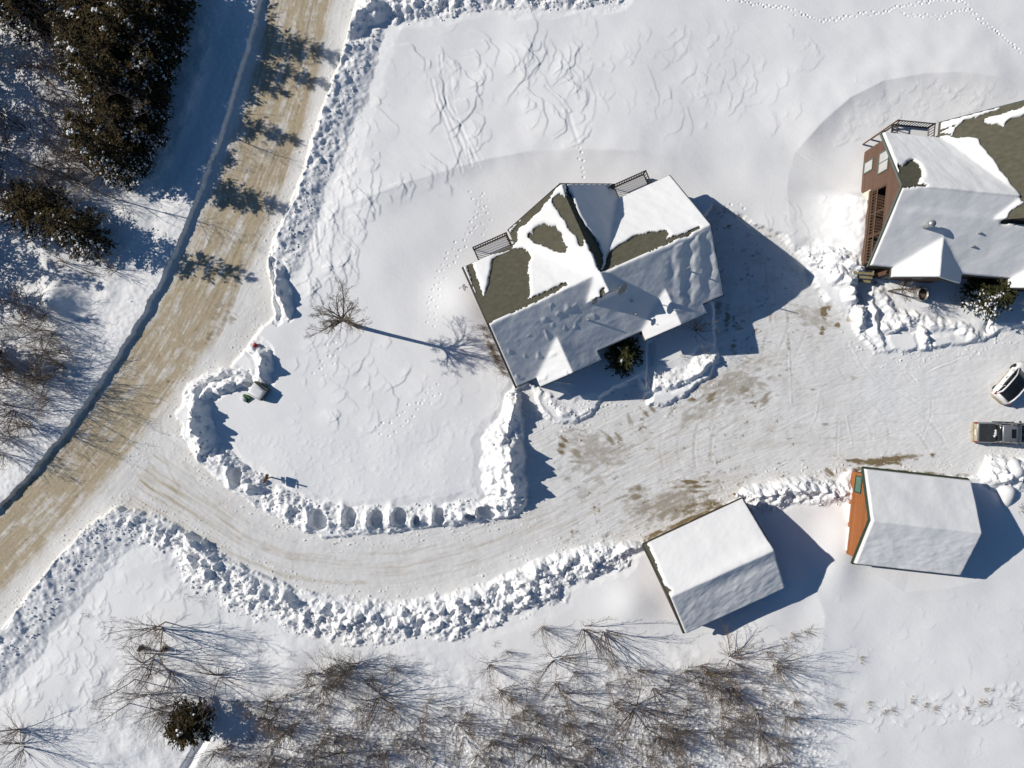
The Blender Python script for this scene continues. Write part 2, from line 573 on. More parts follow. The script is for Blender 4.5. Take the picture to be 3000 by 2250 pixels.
scallops([(860, 950), (1120, 960), (1260, 1130), (1100, 1230), (900, 1260), (860, 1100)], 40, 10, 44, 0.05, 0.11, 0.15)
scallops([(700, 1280), (1500, 1220), (1440, 1460), (800, 1460)], 650, 3, 9, 0.012, 0.035, 0.3)
scallops([(760, 1200), (1450, 1050), (1480, 1250), (900, 1330)], 60, 8, 24, 0.015, 0.05, 0.3)
scallops([(40, 1900), (330, 1700), (300, 2100), (60, 2240), (0, 2100)], 110, 8, 26, 0.05, 0.12, 0.2)
scallops([(280, 1600), (560, 1600), (800, 1850), (960, 1950), (520, 1900), (300, 1760)], 70, 8, 28, 0.03, 0.08, 0.2)
scallops([(2180, 640), (2500, 560), (2530, 800), (2400, 760)], 26, 8, 26, 0.03, 0.07, -0.5)
scallops([(2450, 1700), (3000, 1760), (3000, 2250), (2400, 2250)], 70, 5, 20, 0.015, 0.045, 0.3)
scallops([(2500, 2050), (3000, 1990), (3000, 2110), (2560, 2130)], 70, 6, 18, 0.05, 0.12, 0.9)
scallops([(2480, 240), (3000, 260), (2780, 360), (2560, 370), (2450, 430)], 110, 6, 24, 0.02, 0.05, 1.2, 0.3)


# ---- trails
def pits(poly, gap, r, depth, stag=6, jit=2.5):
    p = [np.array(q, float) for q in poly]
    k = 0
    for a, b in zip(p[:-1], p[1:]):
        L = np.linalg.norm(b - a)
        n = max(1, int(L / gap))
        nx, ny = -(b - a)[1] / L, (b - a)[0] / L
        for i in range(n):
            t = (i + RNG.random() * .5) / n
            k += 1
            o = (stag if k % 2 else -stag) * 0.5 + RNG.normal(0, jit)
            cx, cy = a[0] + (b - a)[0] * t + nx * o, a[1] + (b - a)[1] * t + ny * o
            sl = win([(cx, cy)], r * 3)
            if X[sl].size == 0:
                continue
            dq = RNG.uniform(.4, 1.1)
            dd = ((X[sl] - cx) ** 2 + (Y[sl] - cy) ** 2) / (r * r)
            Z[sl] += -depth * dq * np.exp(-dd) + depth * dq * .2 * np.exp(-((np.sqrt(dd) - 1.7) ** 2) * 3)


pits([(2127, 0), (2217, 18), (2280, 27), (2344, 47), (2393, 66), (2488, 54), (2574, 43), (2628, 27), (2705, 14), (2769, 4), (2814, 14), (2827, 38), (2859, 68), (2904, 99), (2950, 140), (3000, 174), (3060, 200)], 9, 2.8, 0.12, 5)
pits([(2628, 41), (2669, 54), (2732, 59), (2782, 41), (2827, 36)], 10, 2.7, 0.09, 5)
pits([(1395, 560), (1400, 640), (1370, 700), (1300, 790), (1270, 870), (1258, 960)], 9, 3.0, 0.07, 18, 6)
pits([(1420, 575), (1412, 660), (1390, 690)], 9, 3.0, 0.05, 22, 6)
pits([(1290, 1130), (1220, 1190), (1160, 1250), (1090, 1262)], 10, 3.2, 0.07, 26, 8)
pits([(1000, 1010), (960, 1060), (935, 1110)], 10, 3.4, 0.07, 24, 8)
pits([(1695, 440), (1705, 490), (1712, 530)], 11, 3.0, 0.10, 6)
pits([(2140, 600), (2170, 660), (2180, 720), (2150, 760)], 8, 3.4, 0.08, 30, 9)


# ---- grooves / sled tracks
def groove(poly, w, depth, shoulder=0.4):
    sl = win(poly, w * 4)
    d, s, side, v = dist(poly, X[sl] + warp[sl] * .5, Y[sl] + warp2[sl] * .5)
    Z[sl] += -depth * np.exp(-(d / w) ** 2) + depth * shoulder * np.exp(-((d - 2 * w) / w) ** 2)


for k in range(7):
    q = RNG.normal(0, 6, 8)
    groove([(1268 + k * 9 + q[0], 225 + q[1] * 5), (1280 + k * 9 + q[2], 300 + k * 6), (1320 + k * 8 + q[3], 390 + q[4]), (1362 + k * 7 + q[5], 455 + k * 5 + q[6] * 4)], 3.4, RNG.uniform(.005, .018), .7)
for k in range(5):
    groove([(850 + k * 14, 570 + k * 10), (868 + k * 16, 650), (880 + k * 15, 700 + k * 12)], 3.2, 0.03)
groove([(1600, 260), (1640, 300), (1665, 340), (1690, 425)], 5, 0.03, .2)
groove([(2310, 1140), (2360, 1180), (2440, 1230)], 4, .03)


# ---- banks
RUB = np.zeros_like(Z)       # how rubbly
BANK = np.zeros_like(Z)
lump_n = np.abs(fbm(X / 20 + 3, Y / 20 + 8, 3))
lump_b = fbm(X / 55 + 1, Y / 55 + 2, 3)
lump_c = fbm(X / 24 + 4, Y / 24 + 12, 2)
edge_n = perlin(X / 62, Y / 62 + 5) * 11 + perlin(X / 26, Y / 26) * 6


def bank(poly, wl, wr, rub=1.0, power=1.0, var=0.35, base=0.0, bank_id=True):
    """ridge: poly points carry heights; wl / wr widths on the left / right of the drawing direction"""
    rub = rub * .72
    wl, wr = (wl * 1.12, wr * 1.12) if rub > .3 else (wl, wr)
    R = max(wl, wr) * 1.4
    sl = win(poly, R)
    if X[sl].size == 0:
        return
    d, s, side, h = dist(poly, X[sl] + warp[sl] * 1.4, Y[sl] + warp2[sl] * 1.4)
    w = np.where(side < 0, wl, wr) * (1 + .28 * np.clip(rub, 0, 1) * perlin(s / 130 + poly[0][0] / 9, s * 0 + poly[0][1] / 7))
    h = h * (1 + .38 * np.clip(rub, 0, 1) * perlin(s / 85 + poly[0][1] / 9, s * 0 + 3.3))
    d = np.maximum(0, d + edge_n[sl] * np.clip(rub, 0, 1) * .9)
    t = np.clip(1 - d / w, 0, 1)
    prof = t ** (power * 1.35)
    prof = prof * (1 + var * (lump_b[sl] * 1.1 + lump_c[sl] * .8))
    z = base + h * prof + rub * (0.11 * (lump_n[sl] - .2)) * np.clip(t * 4, 0, 1)
    m = t > 0
    Z[sl] = np.where(m, np.maximum(Z[sl] * (1 - np.clip(t * 3, 0, 1) * .3), z), Z[sl])
    RUB[sl] = np.maximum(RUB[sl], rub * np.clip(t * 1.7, 0, 1))
    BANK[sl] = np.maximum(BANK[sl], np.where(t > 0.12, 1.0, 0))


# left road bank, crest on the road edge, gently away to the woods
bank([(x - 27, y - 5, 0.5) for x, y in ROAD_L], 4, 110, 0.10, 0.3, 0.05)
# right road bank upper
bank([(1068, -60, 1.0), (1052, 60, 1.0), (1008, 185, 1.05), (938, 385, 1.0), (893, 535, 0.95), (848, 640, 0.9), (806, 745, 0.8)], 120, 12, 0.5, 0.8, 0.2)
# corner pile at the top and the bank leading right along the top edge
bank([(1036, 100, 1.3), (1060, 60, 1.9), (1110, 30, 2.0), (1165, 15, 1.5)], 60, 50, 0.25, 0.75, 0.2)
bank([(1165, 30, 0.9), (1290, 10, 0.9), (1440, -15, 0.9), (1600, -5, 0.8), (1800, -20, 0.7)], 60, 60, 0.95, 0.8, 0.5)
# pile beside the road below the bank
bank([(803, 770, 0.8), (818, 830, 1.3), (835, 880, 1.5), (842, 915, 1.2)], 38, 26, 0.35, 0.8, 0.3)
bank([(795, 760, 0.8), (800, 860, 0.75), (812, 940, 0.55)], 20, 14, 0.1, 1.0, 0.1)
# mounds by the utility boxes
bank([(752, 1018, 0.8), (772, 1040, 1.4), (782, 1075, 1.6), (775, 1110, 1.1)], 34, 34, 0.5, 0.8, 0.3)
bank([(610, 1110, 0.7), (660, 1095, 0.9), (720, 1100, 1.0)], 26, 22, 0.9, 0.8, 0.4)
# island west bank
bank([(580, 1150, 1.4), (588, 1200, 1.9), (592, 1260, 2.0), (612, 1320, 1.8), (640, 1350, 1.2)], 44, 46, 0.75, 0.8, 0.35)
bank([(600, 1165, 1.0), (660, 1130, 1.3), (720, 1120, 1.0)], 30, 24, 0.7, 0.8, 0.4)
bank([(640, 1340, 1.0), (690, 1385, 1.1), (740, 1425, 1.0), (830, 1478, 0.9), (920, 1510, 0.8)], 60, 40, 0.95, 0.8, 0.5)
# scooped heaps along the south edge of the island
bank([(800, 1470, .75), (880, 1508, .8), (960, 1522, .75), (1060, 1525, .7), (1150, 1522, .72), (1260, 1515, .7), (1350, 1505, .75), (1430, 1495, .85)], 58, 44, .8, .55, .45)
SCOOPS = [(938, 1522, 24, 32), (1030, 1514, 17, 27), (1106, 1518, 19, 24), (1174, 1512, 19, 26), (1222, 1524, 10, 13), (1288, 1512, 15, 26), (1425, 1498, 30, 18), (700, 1395, 16, 26), (1378, 1512, 14, 10)]
# island east bank
bank([(1538, 1140, 0.9), (1510, 1180, 1.3), (1492, 1240, 1.5), (1490, 1300, 1.6)], 42, 46, 0.75, 0.8, 0.4)
bank([(1492, 1310, 1.8), (1496, 1350, 2.1), (1500, 1400, 2.3), (1508, 1450, 2.1), (1500, 1480, 1.4)], 46, 100, 0.5, 0.8, 0.3)
bank([(1400, 1500, 0.8), (1460, 1480, 1.0), (1500, 1478, 1.2)], 40, 30, 0.9, 0.8, 0.5)
for hx, hy, rx, ry in SCOOPS:
    sl = win([(hx, hy)], 80)
    dx, dy = X[sl] - hx + warp[sl] * .8, Y[sl] - hy + warp2[sl] * .8
    # high sharp lip on the left, floor falling open towards the drive on the right
    e = (dx / rx) ** 2 + (dy / ry) ** 2
    lipz = .72 * np.exp(-((dx + rx * 1.3) / (rx * .6)) ** 2 - (dy / (ry * 1.1)) ** 2)
    Z[sl] += lipz
    floor = .05 + .06 * np.clip(-dy / ry, -1, 1) + .05 * lump_c[sl]
    k_ = sstep(1.25, .85, e + edge_n[sl] * .015)
    Z[sl] = Z[sl] * (1 - k_) + floor * k_
    RUB[sl] *= (1 - .7 * k_)
# claw marks below the scoops
for hx, hy in ((1010, 1560), (1042, 1556), (1112, 1556), (1165, 1556), (1235, 1552)):
    groove([(hx - 22, hy - 22), (hx + 14, hy + 24)], 3, .05)
# island inside the front yard of the centre house
bank([(1605, 1165, 0.5), (1640, 1205, .6), (1690, 1222, .5), (1725, 1200, 0.3)], 44, 26, 0.5, 0.8, 0.3)
bank([(1900, 1140, 0.7), (1970, 1125, .8), (2030, 1100, .95), (2075, 1060, .9)], 50, 26, 0.6, 0.8, 0.3)
# south bank of the drive
bank([(300, 1510, .8), (380, 1520, 1.1), (460, 1535, .95), (540, 1565, .9)], 22, 90, .95, 0.8, 0.6)
bank([(545, 1560, 1.1), (590, 1600, 1.3), (640, 1660, 1.1)], 24, 36, 0.8, 0.8, 0.3)
bank([(600, 1640, 0.8), (700, 1702, 0.8), (800, 1748, 0.85), (900, 1780, 0.95), (1030, 1800, 1.0), (1170, 1800, 1.0), (1300, 1780, 1.1), (1430, 1745, 1.2), (1540, 1702, 1.1), (1580, 1690, 1.0)], 48, 110, .9, 0.75, 0.6)
bank([(1570, 1668, 1.3), (1640, 1660, 1.4), (1740, 1640, 1.1), (1800, 1625, 0.9)], 46, 60, 1.0, 0.8, 0.6)
bank([(1770, 1650, 0.8), (1830, 1600, 1.1), (1885, 1585, 1.1)], 30, 40, 0.2, 0.8, 0.2)
# south-west road bank
bank([(330, 1500, 0.9), (288, 1530, 1.0), (190, 1626, 1.0), (85, 1760, 1.0), (4, 1868, 0.95), (-80, 1960, 0.9)], 150, 10, 0.45, 0.8, 0.15)
# between garages
bank([(2170, 1450, 0.9), (2260, 1445, 1.2), (2340, 1430, 1.3), (2430, 1440, 1.2), (2470, 1430, 1.0)], 40, 55, 1.0, 0.8, 0.5)
# north-east: rubble between the houses
bank([(2370, 760, 0.8), (2420, 800, 1.1), (2470, 850, 1.3), (2500, 910, 1.2), (2508, 960, 1.0)], 50, 20, 1.0, 0.8, 0.4)
bank([(2385, 740, 0.7), (2440, 755, .9), (2490, 790, .9)], 30, 30, 1.0, 0.8, 0.4)
bank([(2556, 840, 0.9), (2545, 900, .85), (2556, 960, .8), (2590, 1030, 0.4)], 30, 30, 0.35, 0.8, 0.2)
bank([(2520, 985, .35), (2555, 1020, .4), (2590, 1055, .25)], 12, 12, .8, 1.0, .2)
bank([(2590, 960, .8), (2650, 945, 1.0), (2695, 965, 1.1), (2698, 1010, 0.8), (2686, 1075, 0.3)], 26, 22, 0.9, 0.8, 0.35)
bank([(2560, 860, 0.6), (2620, 930, 0.8), (2700, 950, .7), (2790, 960, .7), (2860, 990, .6)], 45, 40, 0.4, 0.8, 0.4)
bank([(2895, 900, 1.0), (2896, 960, 1.2), (2900, 1000, 0.6)], 14, 18, 0.2, 0.9, 0.1)
bank([(2900, 985, .6), (2950, 990, .6), (3070, 975, .6)], 40, 10, 0.1, 0.9, 0.1)
bank([(2895, 1370, 1.1), (2930, 1385, 1.4), (2985, 1380, 1.3), (3050, 1385, 1.2)], 50, 60, 1.0, 0.8, 0.5)
# raised wind-packed drift east of garage, by the walls
for gx, gy, r, h in ((1850, 1760, 60, .35), (2470, 1560, 60, .55), (2440, 1660, 70, .5), (1385, 900, 70, .6), (1330, 880, 60, .3),
                     (180, 880, 46, 1.3), (100, 900, 40, .6), (740, 1960, 50, .35), (860, 1945, 60, .3), (640, 1900, 50, .25), (2300, 1700, 60, .4)):
    sl = win([(gx, gy)], r * 2.2)
    dd = ((X[sl] - gx) ** 2 + (Y[sl] - gy) ** 2) / (r * r)
    Z[sl] += h * np.exp(-dd)


sl = win([(2512, 560), (2496, 790)], 270)
d, s, side, v = dist([(2513, 560), (2511, 600), (2503, 690), (2496, 775)], X[sl], Y[sl])
Z[sl] += np.where(side > 0, 1.45 * np.exp(-(d / 85) ** 2), 1.45 * np.exp(-(np.maximum(d - 20, 0) / 18) ** 2)) * sstep(0, 40, s) * (1 + .15 * lump_b[sl])
near_l = sstep(130, 20, sd_road) * (lat > 0)
Z = Z * (1 - near_l) + near_l * (0.50 + .04 * lump_b + .03 * fbm(X / 14, Y / 14, 3) - sd_road * .0006)
# ---- packed surfaces cut through everything
pack = sstep(7, -7, sd + fbm(X / 9, Y / 9, 2) * 2.0)
pack_road = sstep(6, -6, sd_road)
pack = np.where(lat > 0, np.maximum(sstep(2.2, -2.2, sd_road + fbm(X / 8, Y / 8, 2) * 1.8), np.where(in_road, 0, pack) * (sd_drive < 12)), pack)
zp = 0.02 + fbm(X / 70, Y / 70, 3) * 0.03
ruts = perlin(s_rc / 160, lat / 9) * 0.008 + perlin(s_rc / 30 + 9, lat / 4) * 0.009 + fbm(X / 12, Y / 12, 2) * .006
d_dc, s_dc, side_dc, _ = dist(DRIVE_C, X, Y)
latd = d_dc * side_dc
ur0, vr0 = X * .88 - Y * .47, X * .47 + Y * .88
rutsd = perlin(s_dc / 120, latd / 8) * 0.010 + perlin(s_dc / 40 + 9, latd / 4) * 0.010 + fbm(X / 14, Y / 14, 2) * .008 + perlin(ur0 / 50, vr0 / 4.5) * .010 * (X > 1500)
zp = zp + np.where(in_road, ruts, rutsd)
# loose clods lying along the shoulders of the road
clod = np.clip(perlin(X / 6.5, Y / 6.5) - .42, 0, 1) * sstep(-85, -10, sd) * (perlin(X / 60 + 8, Y / 60) > -.1)
zp = zp + np.where(lat < 0, clod * .35, clod * .12)
Z = Z * (1 - pack) + zp * pack
BANK = np.where(pack > 0.5, 0, BANK)
RUB = RUB * (1 - pack)

# rubble texture on banks: two sizes of clods (cellular)


def worley(x, y, seed):
    xi, yi = np.floor(x), np.floor(y)
    best = np.full(x.shape, 9.0)
    for ox in (-1, 0, 1):
        for oy in (-1, 0, 1):
            cx, cy = xi + ox, yi + oy
            h = _P[(_P[(cx.astype(np.int64) + seed) & 255] + cy.astype(np.int64)) & 255]
            h2 = _P[(h + 71 + seed) & 255]
            px, py = cx + h / 255., cy + h2 / 255.
            best = np.minimum(best, (x - px) ** 2 + (y - py) ** 2)
    return np.sqrt(best)


m = RUB > 0.02
xm, ym, rm = X[m], Y[m], RUB[m]
var = np.clip(0.42 + fbm(xm / 60, ym / 60, 3) * 1.5, 0.05, 1.5)
big = np.clip(fbm(xm / 70 + 5, ym / 70, 2) + .25, 0, 1)
z1 = np.clip(0.62 - worley(xm / 21, ym / 21, 3), 0, 1) * 0.24 * big
z2 = np.clip(0.60 - worley(xm / 8.5, ym / 8.5, 11), 0, 1) * 0.10
z3 = np.clip(0.60 - worley(xm / 5.0, ym / 5.0, 23), 0, 1) * 0.11
Z[m] += rm * var * (z1 + z2 + z3)
Z += (1 - pack) * (1 - np.clip(RUB, 0, 1)) * fbm(X / 7, Y / 7, 2) * 0.003

# tyre / plough lines in the yard of packed snow
for poly, w, dp in (([(2455, 1235), (2452, 1340)], 2.5, -.05), ([(2452, 1300), (2560, 1290), (2640, 1262)], 2.2, -.04), ([(2455, 1285), (2540, 1255), (2600, 1245)], 2, -.04), ([(2480, 1220), (2496, 1300)], 3, .05),
                    ([(2690, 1108), (2740, 1075), (2800, 1050), (2845, 1040)], 2.2, -.05), ([(2684, 1112), (2735, 1082), (2800, 1058)], 2.2, .05), ([(2682, 1082), (2656, 1086), (2684, 1118)], 2.5, -.05), ([(2730, 1172), (2728, 1220), (2700, 1285)], 2.6, -.04),
                    ([(2240, 1390), (2330, 1340), (2380, 1330)], 2.5, .04), ([(2470, 960), (2515, 1060), (2700, 1180), (2850, 1210)], 3, .03), ([(2480, 1010), (2560, 1110), (2720, 1200)], 3, -.03),
                    ([(2310, 1000), (2315, 1100), (2318, 1180)], 2.5, .04), ([(2180, 1300), (2300, 1250), (2420, 1190)], 3, .03), ([(2400, 1150), (2390, 1220), (2370, 1260)], 3, .04)):
    sl = win(poly, 14)
    d, s, side, v = dist(poly, X[sl], Y[sl])
    fadew = np.clip(.55 + .9 * perlin(s / 40 + poly[0][0], s * 0), .1, 1)
    Z[sl] += dp * .5 * fadew * (np.exp(-(d / w) ** 2) - .5 * np.exp(-((d - 2 * w) / w) ** 2))

# culvert trench at the bottom left, footpath from the right house, shovelled path by the centre house
for poly, w, dp in (([(612, 2150), (580, 2195), (545, 2255), (520, 2300)], 13, .45), ([(2528, 770), (2520, 830), (2515, 880)], 16, .5), ([(1905, 1010), (1905, 1080), (1900, 1130), (1898, 1170)], 10, .4), ([(2893, 870), (2890, 920), (2892, 970)], 9, .5)):
    sl = win(poly, w * 3)
    d, s, side, v = dist(poly, X[sl], Y[sl])
    Z[sl] -= dp * np.exp(-(d / w) ** 4)
Z = np.maximum(Z, -0.55)

# ---- colour masks
SAND = np.zeros_like(Z)
streak = fbm(s_rc / 190, lat / 30, 2) * .55 + fbm(s_rc / 70 + 3, lat / 6, 3) * .5 + fbm(X / 36, Y / 36, 4) * .35
lane = sstep(1.0, 0.35, np.abs((lat + 4) / 92)) if False else sstep(112, 68, np.abs(lat - 34 + 10 * fbm(s_rc / 90, s_rc * 0 + 4, 2)))
SAND = pack_road * np.clip(lane * (0.74 + 0.80 * streak + .28 * fbm(X / 9, Y / 9, 2)) + 0.12, 0, 1.3)
# right shoulder stays whiter
stk2 = fbm(s_dc / 260, latd / 16, 3) + fbm(s_dc / 60, latd / 6, 2) * .4
mouth = np.exp(-(((X - 420) / 230) ** 2 + ((Y - 1400) / 150) ** 2))
SAND = np.maximum(SAND, pack * (1 - pack_road) * np.clip(sstep(95, 20, d_dc) * (0.06 + .42 * np.clip(stk2, 0, 1)) + mouth * (.25 + .4 * stk2), 0, 1) * sstep(2500, 1500, X))
SAND = np.maximum(SAND, pack * (1 - pack_road) * sstep(1600, 1800, X) * sstep(2620, 2250, X) * np.clip(.02 + .30 * fbm(X / 85, Y / 60, 3) + .1 * stk2, 0, .4))
# darker wheel tracks with brown sand on the road
for off, st in ((-38, .35), (22, .28), (60, .2), (0, .15)):
    SAND += pack_road * np.exp(-((lat - off + fbm(s_rc / 120, s_rc * 0, 2) * 8) / 11) ** 2) * st * np.clip(.35 + streak * 1.2, 0, 1)
PACK = pack * np.clip(.80 + .3 * fbm(X / 60 + 3, Y / 60, 3), 0, 1) * (1 - .55 * sstep(2430, 2600, X))
DIRT = np.zeros_like(Z)


def dirt(cx, cy, rx, ry, ang, st, scale=14.0, str_along=2.4):
    R = max(rx, ry) * 1.5
    sl = win([(cx, cy)], R)
    dx, dy = X[sl] - cx, Y[sl] - cy
    ca, sa = math.cos(ang), math.sin(ang)
    u, v = dx * ca + dy * sa, -dx * sa + dy * ca
    r = np.sqrt((u / rx) ** 2 + (v / ry) ** 2)
    nz = fbm(u / (scale * str_along) + cx, v / scale + cy, 4)
    DIRT[sl] = np.maximum(DIRT[sl], np.clip(1.25 - r + nz * .9, 0, 1) * st * (r < 1.5) * pack[sl])


for a in ((1651, 1306, 16, 26, .3, .8), (1696, 1333, 30, 24, .2, .55), (1741, 1324, 34, 30, .6, .45), (1782, 1279, 30, 9, .8, .6), (1814, 1283, 20, 8, .9, .6), (1840, 1225, 30, 8, 1.1, .45), (1890, 1211, 26, 8, .9, .6), (1913, 1197, 18, 8, 1, .6),
          (1859, 1451, 46, 24, -.4, .6), (1881, 1487, 46, 20, -.3, .5), (1760, 1400, 40, 14, -.4, .35), (1720, 1440, 60, 20, -.3, .3), (2416, 913, 16, 28, .2, .9), (2454, 949, 8, 12, .3, .95), (2407, 980, 7, 7, 0, .95), (2410, 960, 8, 9, 0, .7), (2486, 934, 9, 9, 0, .6),
          (2090, 1157, 30, 14, -.6, .65), (2028, 1168, 16, 12, 0, .7), (2154, 1103, 36, 26, .3, .4), (2172, 1139, 30, 18, .2, .55), (2244, 1170, 34, 14, -.5, .55), (2180, 1165, 30, 10, -.4, .4), (2230, 1130, 24, 14, .2, .45), (2580, 1352, 80, 14, -.1, .95), (2520, 1353, 46, 8, 0, .8), (2660, 1335, 40, 12, -.1, .6), (2732, 1335, 8, 8, 0, .8),
          (2660, 1384, 190, 6, .06, .8), (2500, 1378, 30, 8, 0, .9), (2434, 1388, 20, 9, .6, .7), (2035, 1412, 60, 5, 0, .9), (2030, 1426, 60, 4, 0, .8), (2027, 1440, 50, 4, 0, .7), (2030, 1482, 80, 26, -.3, .65), (2080, 1490, 40, 14, -.4, .7),
          (2035, 1518, 150, 9, -.41, 1.0), (1930, 1562, 60, 9, -.41, .95), (1960, 1500, 70, 22, -.4, .55), (2100, 900, 14, 30, .1, .5), (2130, 930, 10, 40, .0, .6), (2150, 1010, 10, 26, .1, .6), (2310, 1010, 8, 40, 0, .45), (2420, 1245, 14, 8, 0, .5), (2380, 1142, 10, 4, 0, .7), (2190, 1100, 10, 40, .1, .35),
          (2500, 1110, 14, 10, 0, .35), (1780, 1570, 18, 10, -.6, .45), (1690, 1558, 14, 5, -.4, .5), (1660, 1585, 14, 6, -.3, .4), (640, 900, 10, 50, .45, .45), (660, 930, 8, 40, .4, .5), (615, 985, 9, 34, .5, .6), (680, 935, 14, 20, .5, .5), (700, 790, 9, 60, .25, .5), (492, 1116, 6, 6, 0, .8), (1760, 1340, 130, 46, -.42, .42), (2150, 1130, 120, 56, -.42, .45), (1960, 1470, 150, 44, -.42, .5), (1720, 1290, 90, 40, .2, .4), (2060, 1200, 110, 30, -.5, .38), (2380, 930, 70, 40, .3, .4)):
    dirt(*a)
DIRT = np.clip(DIRT * 1.25, 0, 1)
# brown earth shows along the walls
for cx, cy, rx, ry, an in ((1446, 1035, 75, 12, 1.12), (2550, 470, 50, 9, -1.0), (2560, 830, 10, 8, 0)):
    sl = win([(cx, cy)], 120)
    dx, dy = X[sl] - cx, Y[sl] - cy
    ca, sa = math.cos(an), math.sin(an)
    u, v = dx * ca + dy * sa, -dx * sa + dy * ca
    DIRT[sl] = np.maximum(DIRT[sl], np.clip(1.2 - np.sqrt((u / rx) ** 2 + (v / ry) ** 2) + .7 * fbm(dx / 16, dy / 16, 3), 0, 1) * .8)
def smooth_poly(p, n=8):
    p = [np.array(q, float) for q in p]
    p = [2 * p[0] - p[1]] + p + [2 * p[-1] - p[-2]]
    out_ = []
    for i in range(1, len(p) - 2):
        for k in range(n):
            u = k / n
            out_.append(tuple(.5 * ((2 * p[i]) + (-p[i - 1] + p[i + 1]) * u + (2 * p[i - 1] - 5 * p[i] + 4 * p[i + 1] - p[i + 2]) * u * u + (-p[i - 1] + 3 * p[i] - 3 * p[i + 1] + p[i + 2]) * u ** 3)))
    out_.append(tuple(p[-2]))
    return out_


def track(poly, half=25, w=4.5, depth=.022, tint=.22, dark=.0):
    q = smooth_poly(poly)
    sl = win(q, half + 18)
    d, s, side, v = dist(q, X[sl], Y[sl])
    f = np.clip(.30 + 1.0 * perlin(s / 55 + q[0][0], s * 0 + q[0][1] / 9), 0, 1) * sstep(0, 60, s) * sstep(s.max(), s.max() - 60, s) * pack[sl]
    e = np.abs(d - half) / w
    Z[sl] += f * (-depth * np.exp(-e ** 4) + depth * .8 * np.exp(-((e - 1.5) / .4) ** 2) * (.6 + .6 * perlin(s / 9, d / 3)))
    SAND[sl] += f * tint * np.exp(-e ** 2) * (.6 + .9 * fbm(s / 22, d / 4, 2))
    if dark:
        DIRT[sl] = np.maximum(DIRT[sl], f * dark * np.exp(-e ** 2) * np.clip(.5 + fbm(s / 16, d / 4, 3), 0, 1))


for pl, tint, dark in (([(940, -60), (905, 60), (865, 220), (800, 430), (715, 640), (620, 840), (520, 1020), (400, 1190), (260, 1360), (100, 1530), (-60, 1680)], .35, .5),
                       ([(880, -60), (850, 100), (800, 290), (735, 500), (650, 700), (560, 890), (455, 1070), (330, 1240), (190, 1400), (40, 1560), (-60, 1650)], .3, .4),
                       ([(925, 60), (905, 180), (868, 330), (845, 470), (800, 600), (740, 740), (690, 860), (650, 960), (590, 1060)], .5, .8),
                       ([(380, 1250), (430, 1380), (540, 1490), (680, 1590), (850, 1655), (1020, 1680), (1200, 1670), (1360, 1630), (1520, 1570), (1680, 1500), (1900, 1400), (2150, 1310), (2400, 1270), (2700, 1260)], .35, .15),
                       ([(520, 1120), (500, 1260), (540, 1400), (680, 1530), (850, 1610), (1020, 1635), (1200, 1620), (1380, 1580), (1560, 1530), (1720, 1440), (1900, 1340), (2100, 1240), (2250, 1120), (2330, 980), (2350, 860)], .35, .15),
                       ([(230, 1440), (350, 1410), (470, 1450), (620, 1560), (780, 1640), (960, 1690), (1130, 1700), (1300, 1680), (1450, 1640)], .3, .1),
                       ([(1650, 1330), (1800, 1300), (1980, 1230), (2140, 1150), (2250, 1040), (2290, 900), (2290, 760)], .25, .45),
                       ([(1700, 1420), (1900, 1330), (2100, 1200), (2200, 1060), (2220, 900), (2210, 720)], .25, .5),
                       ([(2860, 1265), (2700, 1270), (2540, 1240), (2400, 1150), (2310, 1020), (2270, 860)], .2, .15), ([(2930, 1120), (2820, 1180), (2660, 1190), (2520, 1120), (2450, 1010)], .15, .1),
                       ([(2040, 1520), (1990, 1420), (1960, 1320), (1980, 1210)], .3, .4), ([(2120, 1490), (2070, 1390), (2060, 1290), (2090, 1200)], .3, .35), ([(2560, 1370), (2580, 1290), (2560, 1220), (2480, 1160)], .2, .3), ([(2760, 1390), (2750, 1320), (2690, 1240), (2560, 1190)], .2, .3),
                       ([(2250, 1330), (2450, 1310), (2650, 1330), (2850, 1350)], .2, .5)):
    track(pl, 25 if dark < .7 else 3, 5.0 if dark < .7 else 7.0, .013, tint, dark)
# brown grit in the wheel lines of the road
grit = np.clip(fbm(s_rc / 110 + 7, lat / 13, 3) * 1.1 + fbm(X / 10, Y / 10, 2) * .5 - .42, 0, 1)
DIRT = np.maximum(DIRT, pack_road * lane * grit * .95)
ur, vr = X * .914 - Y * .406, X * .406 + Y * .914
grit2 = np.clip(fbm(ur / 46 + 7, vr / 20, 4) * 1.0 + fbm(X / 8, Y / 8, 3) * .6 - .34 + .25 * fbm(X / 160, Y / 160, 2), 0, 1) * pack * (1 - pack_road) * sstep(1560, 1650, X) * sstep(2500, 2320, X)
DIRT = np.maximum(DIRT, grit2 * .9)
# salt-stained bank edges
SAND += (1 - pack) * sstep(26, 0, sd_road) * np.clip(.12 + .3 * fbm(X / 30, Y / 30, 2), 0, .3)


def ground_z(px, py):
    i = min(max((px - xs[0]) / STEP, 0), NX - 1.001)
    j = min(max((py - ys[0]) / STEP, 0), NY - 1.001)
    return float(Z[int(j), int(i)])


def G(px, py):
    """plan position and terrain height under a photo pixel (allowing for the height itself)"""
    h = 0.0
    for _ in range(3):
        x, y = W(px, py, h)
        h = ground_z(CX + x * PPM, CY - y * PPM)
    return x, y, h


# extended sheet: dense inside, growing cells outwards to the horizon
def extend(a, step):
    grow = []
    s, p = step * 4, 0.0
    while p < 60000:
        p += s
        grow.append(p)
        s *= 1.35
    g = np.array(grow)
    return np.concatenate([a[0] - g[::-1], a, a[-1] + g]), len(g)


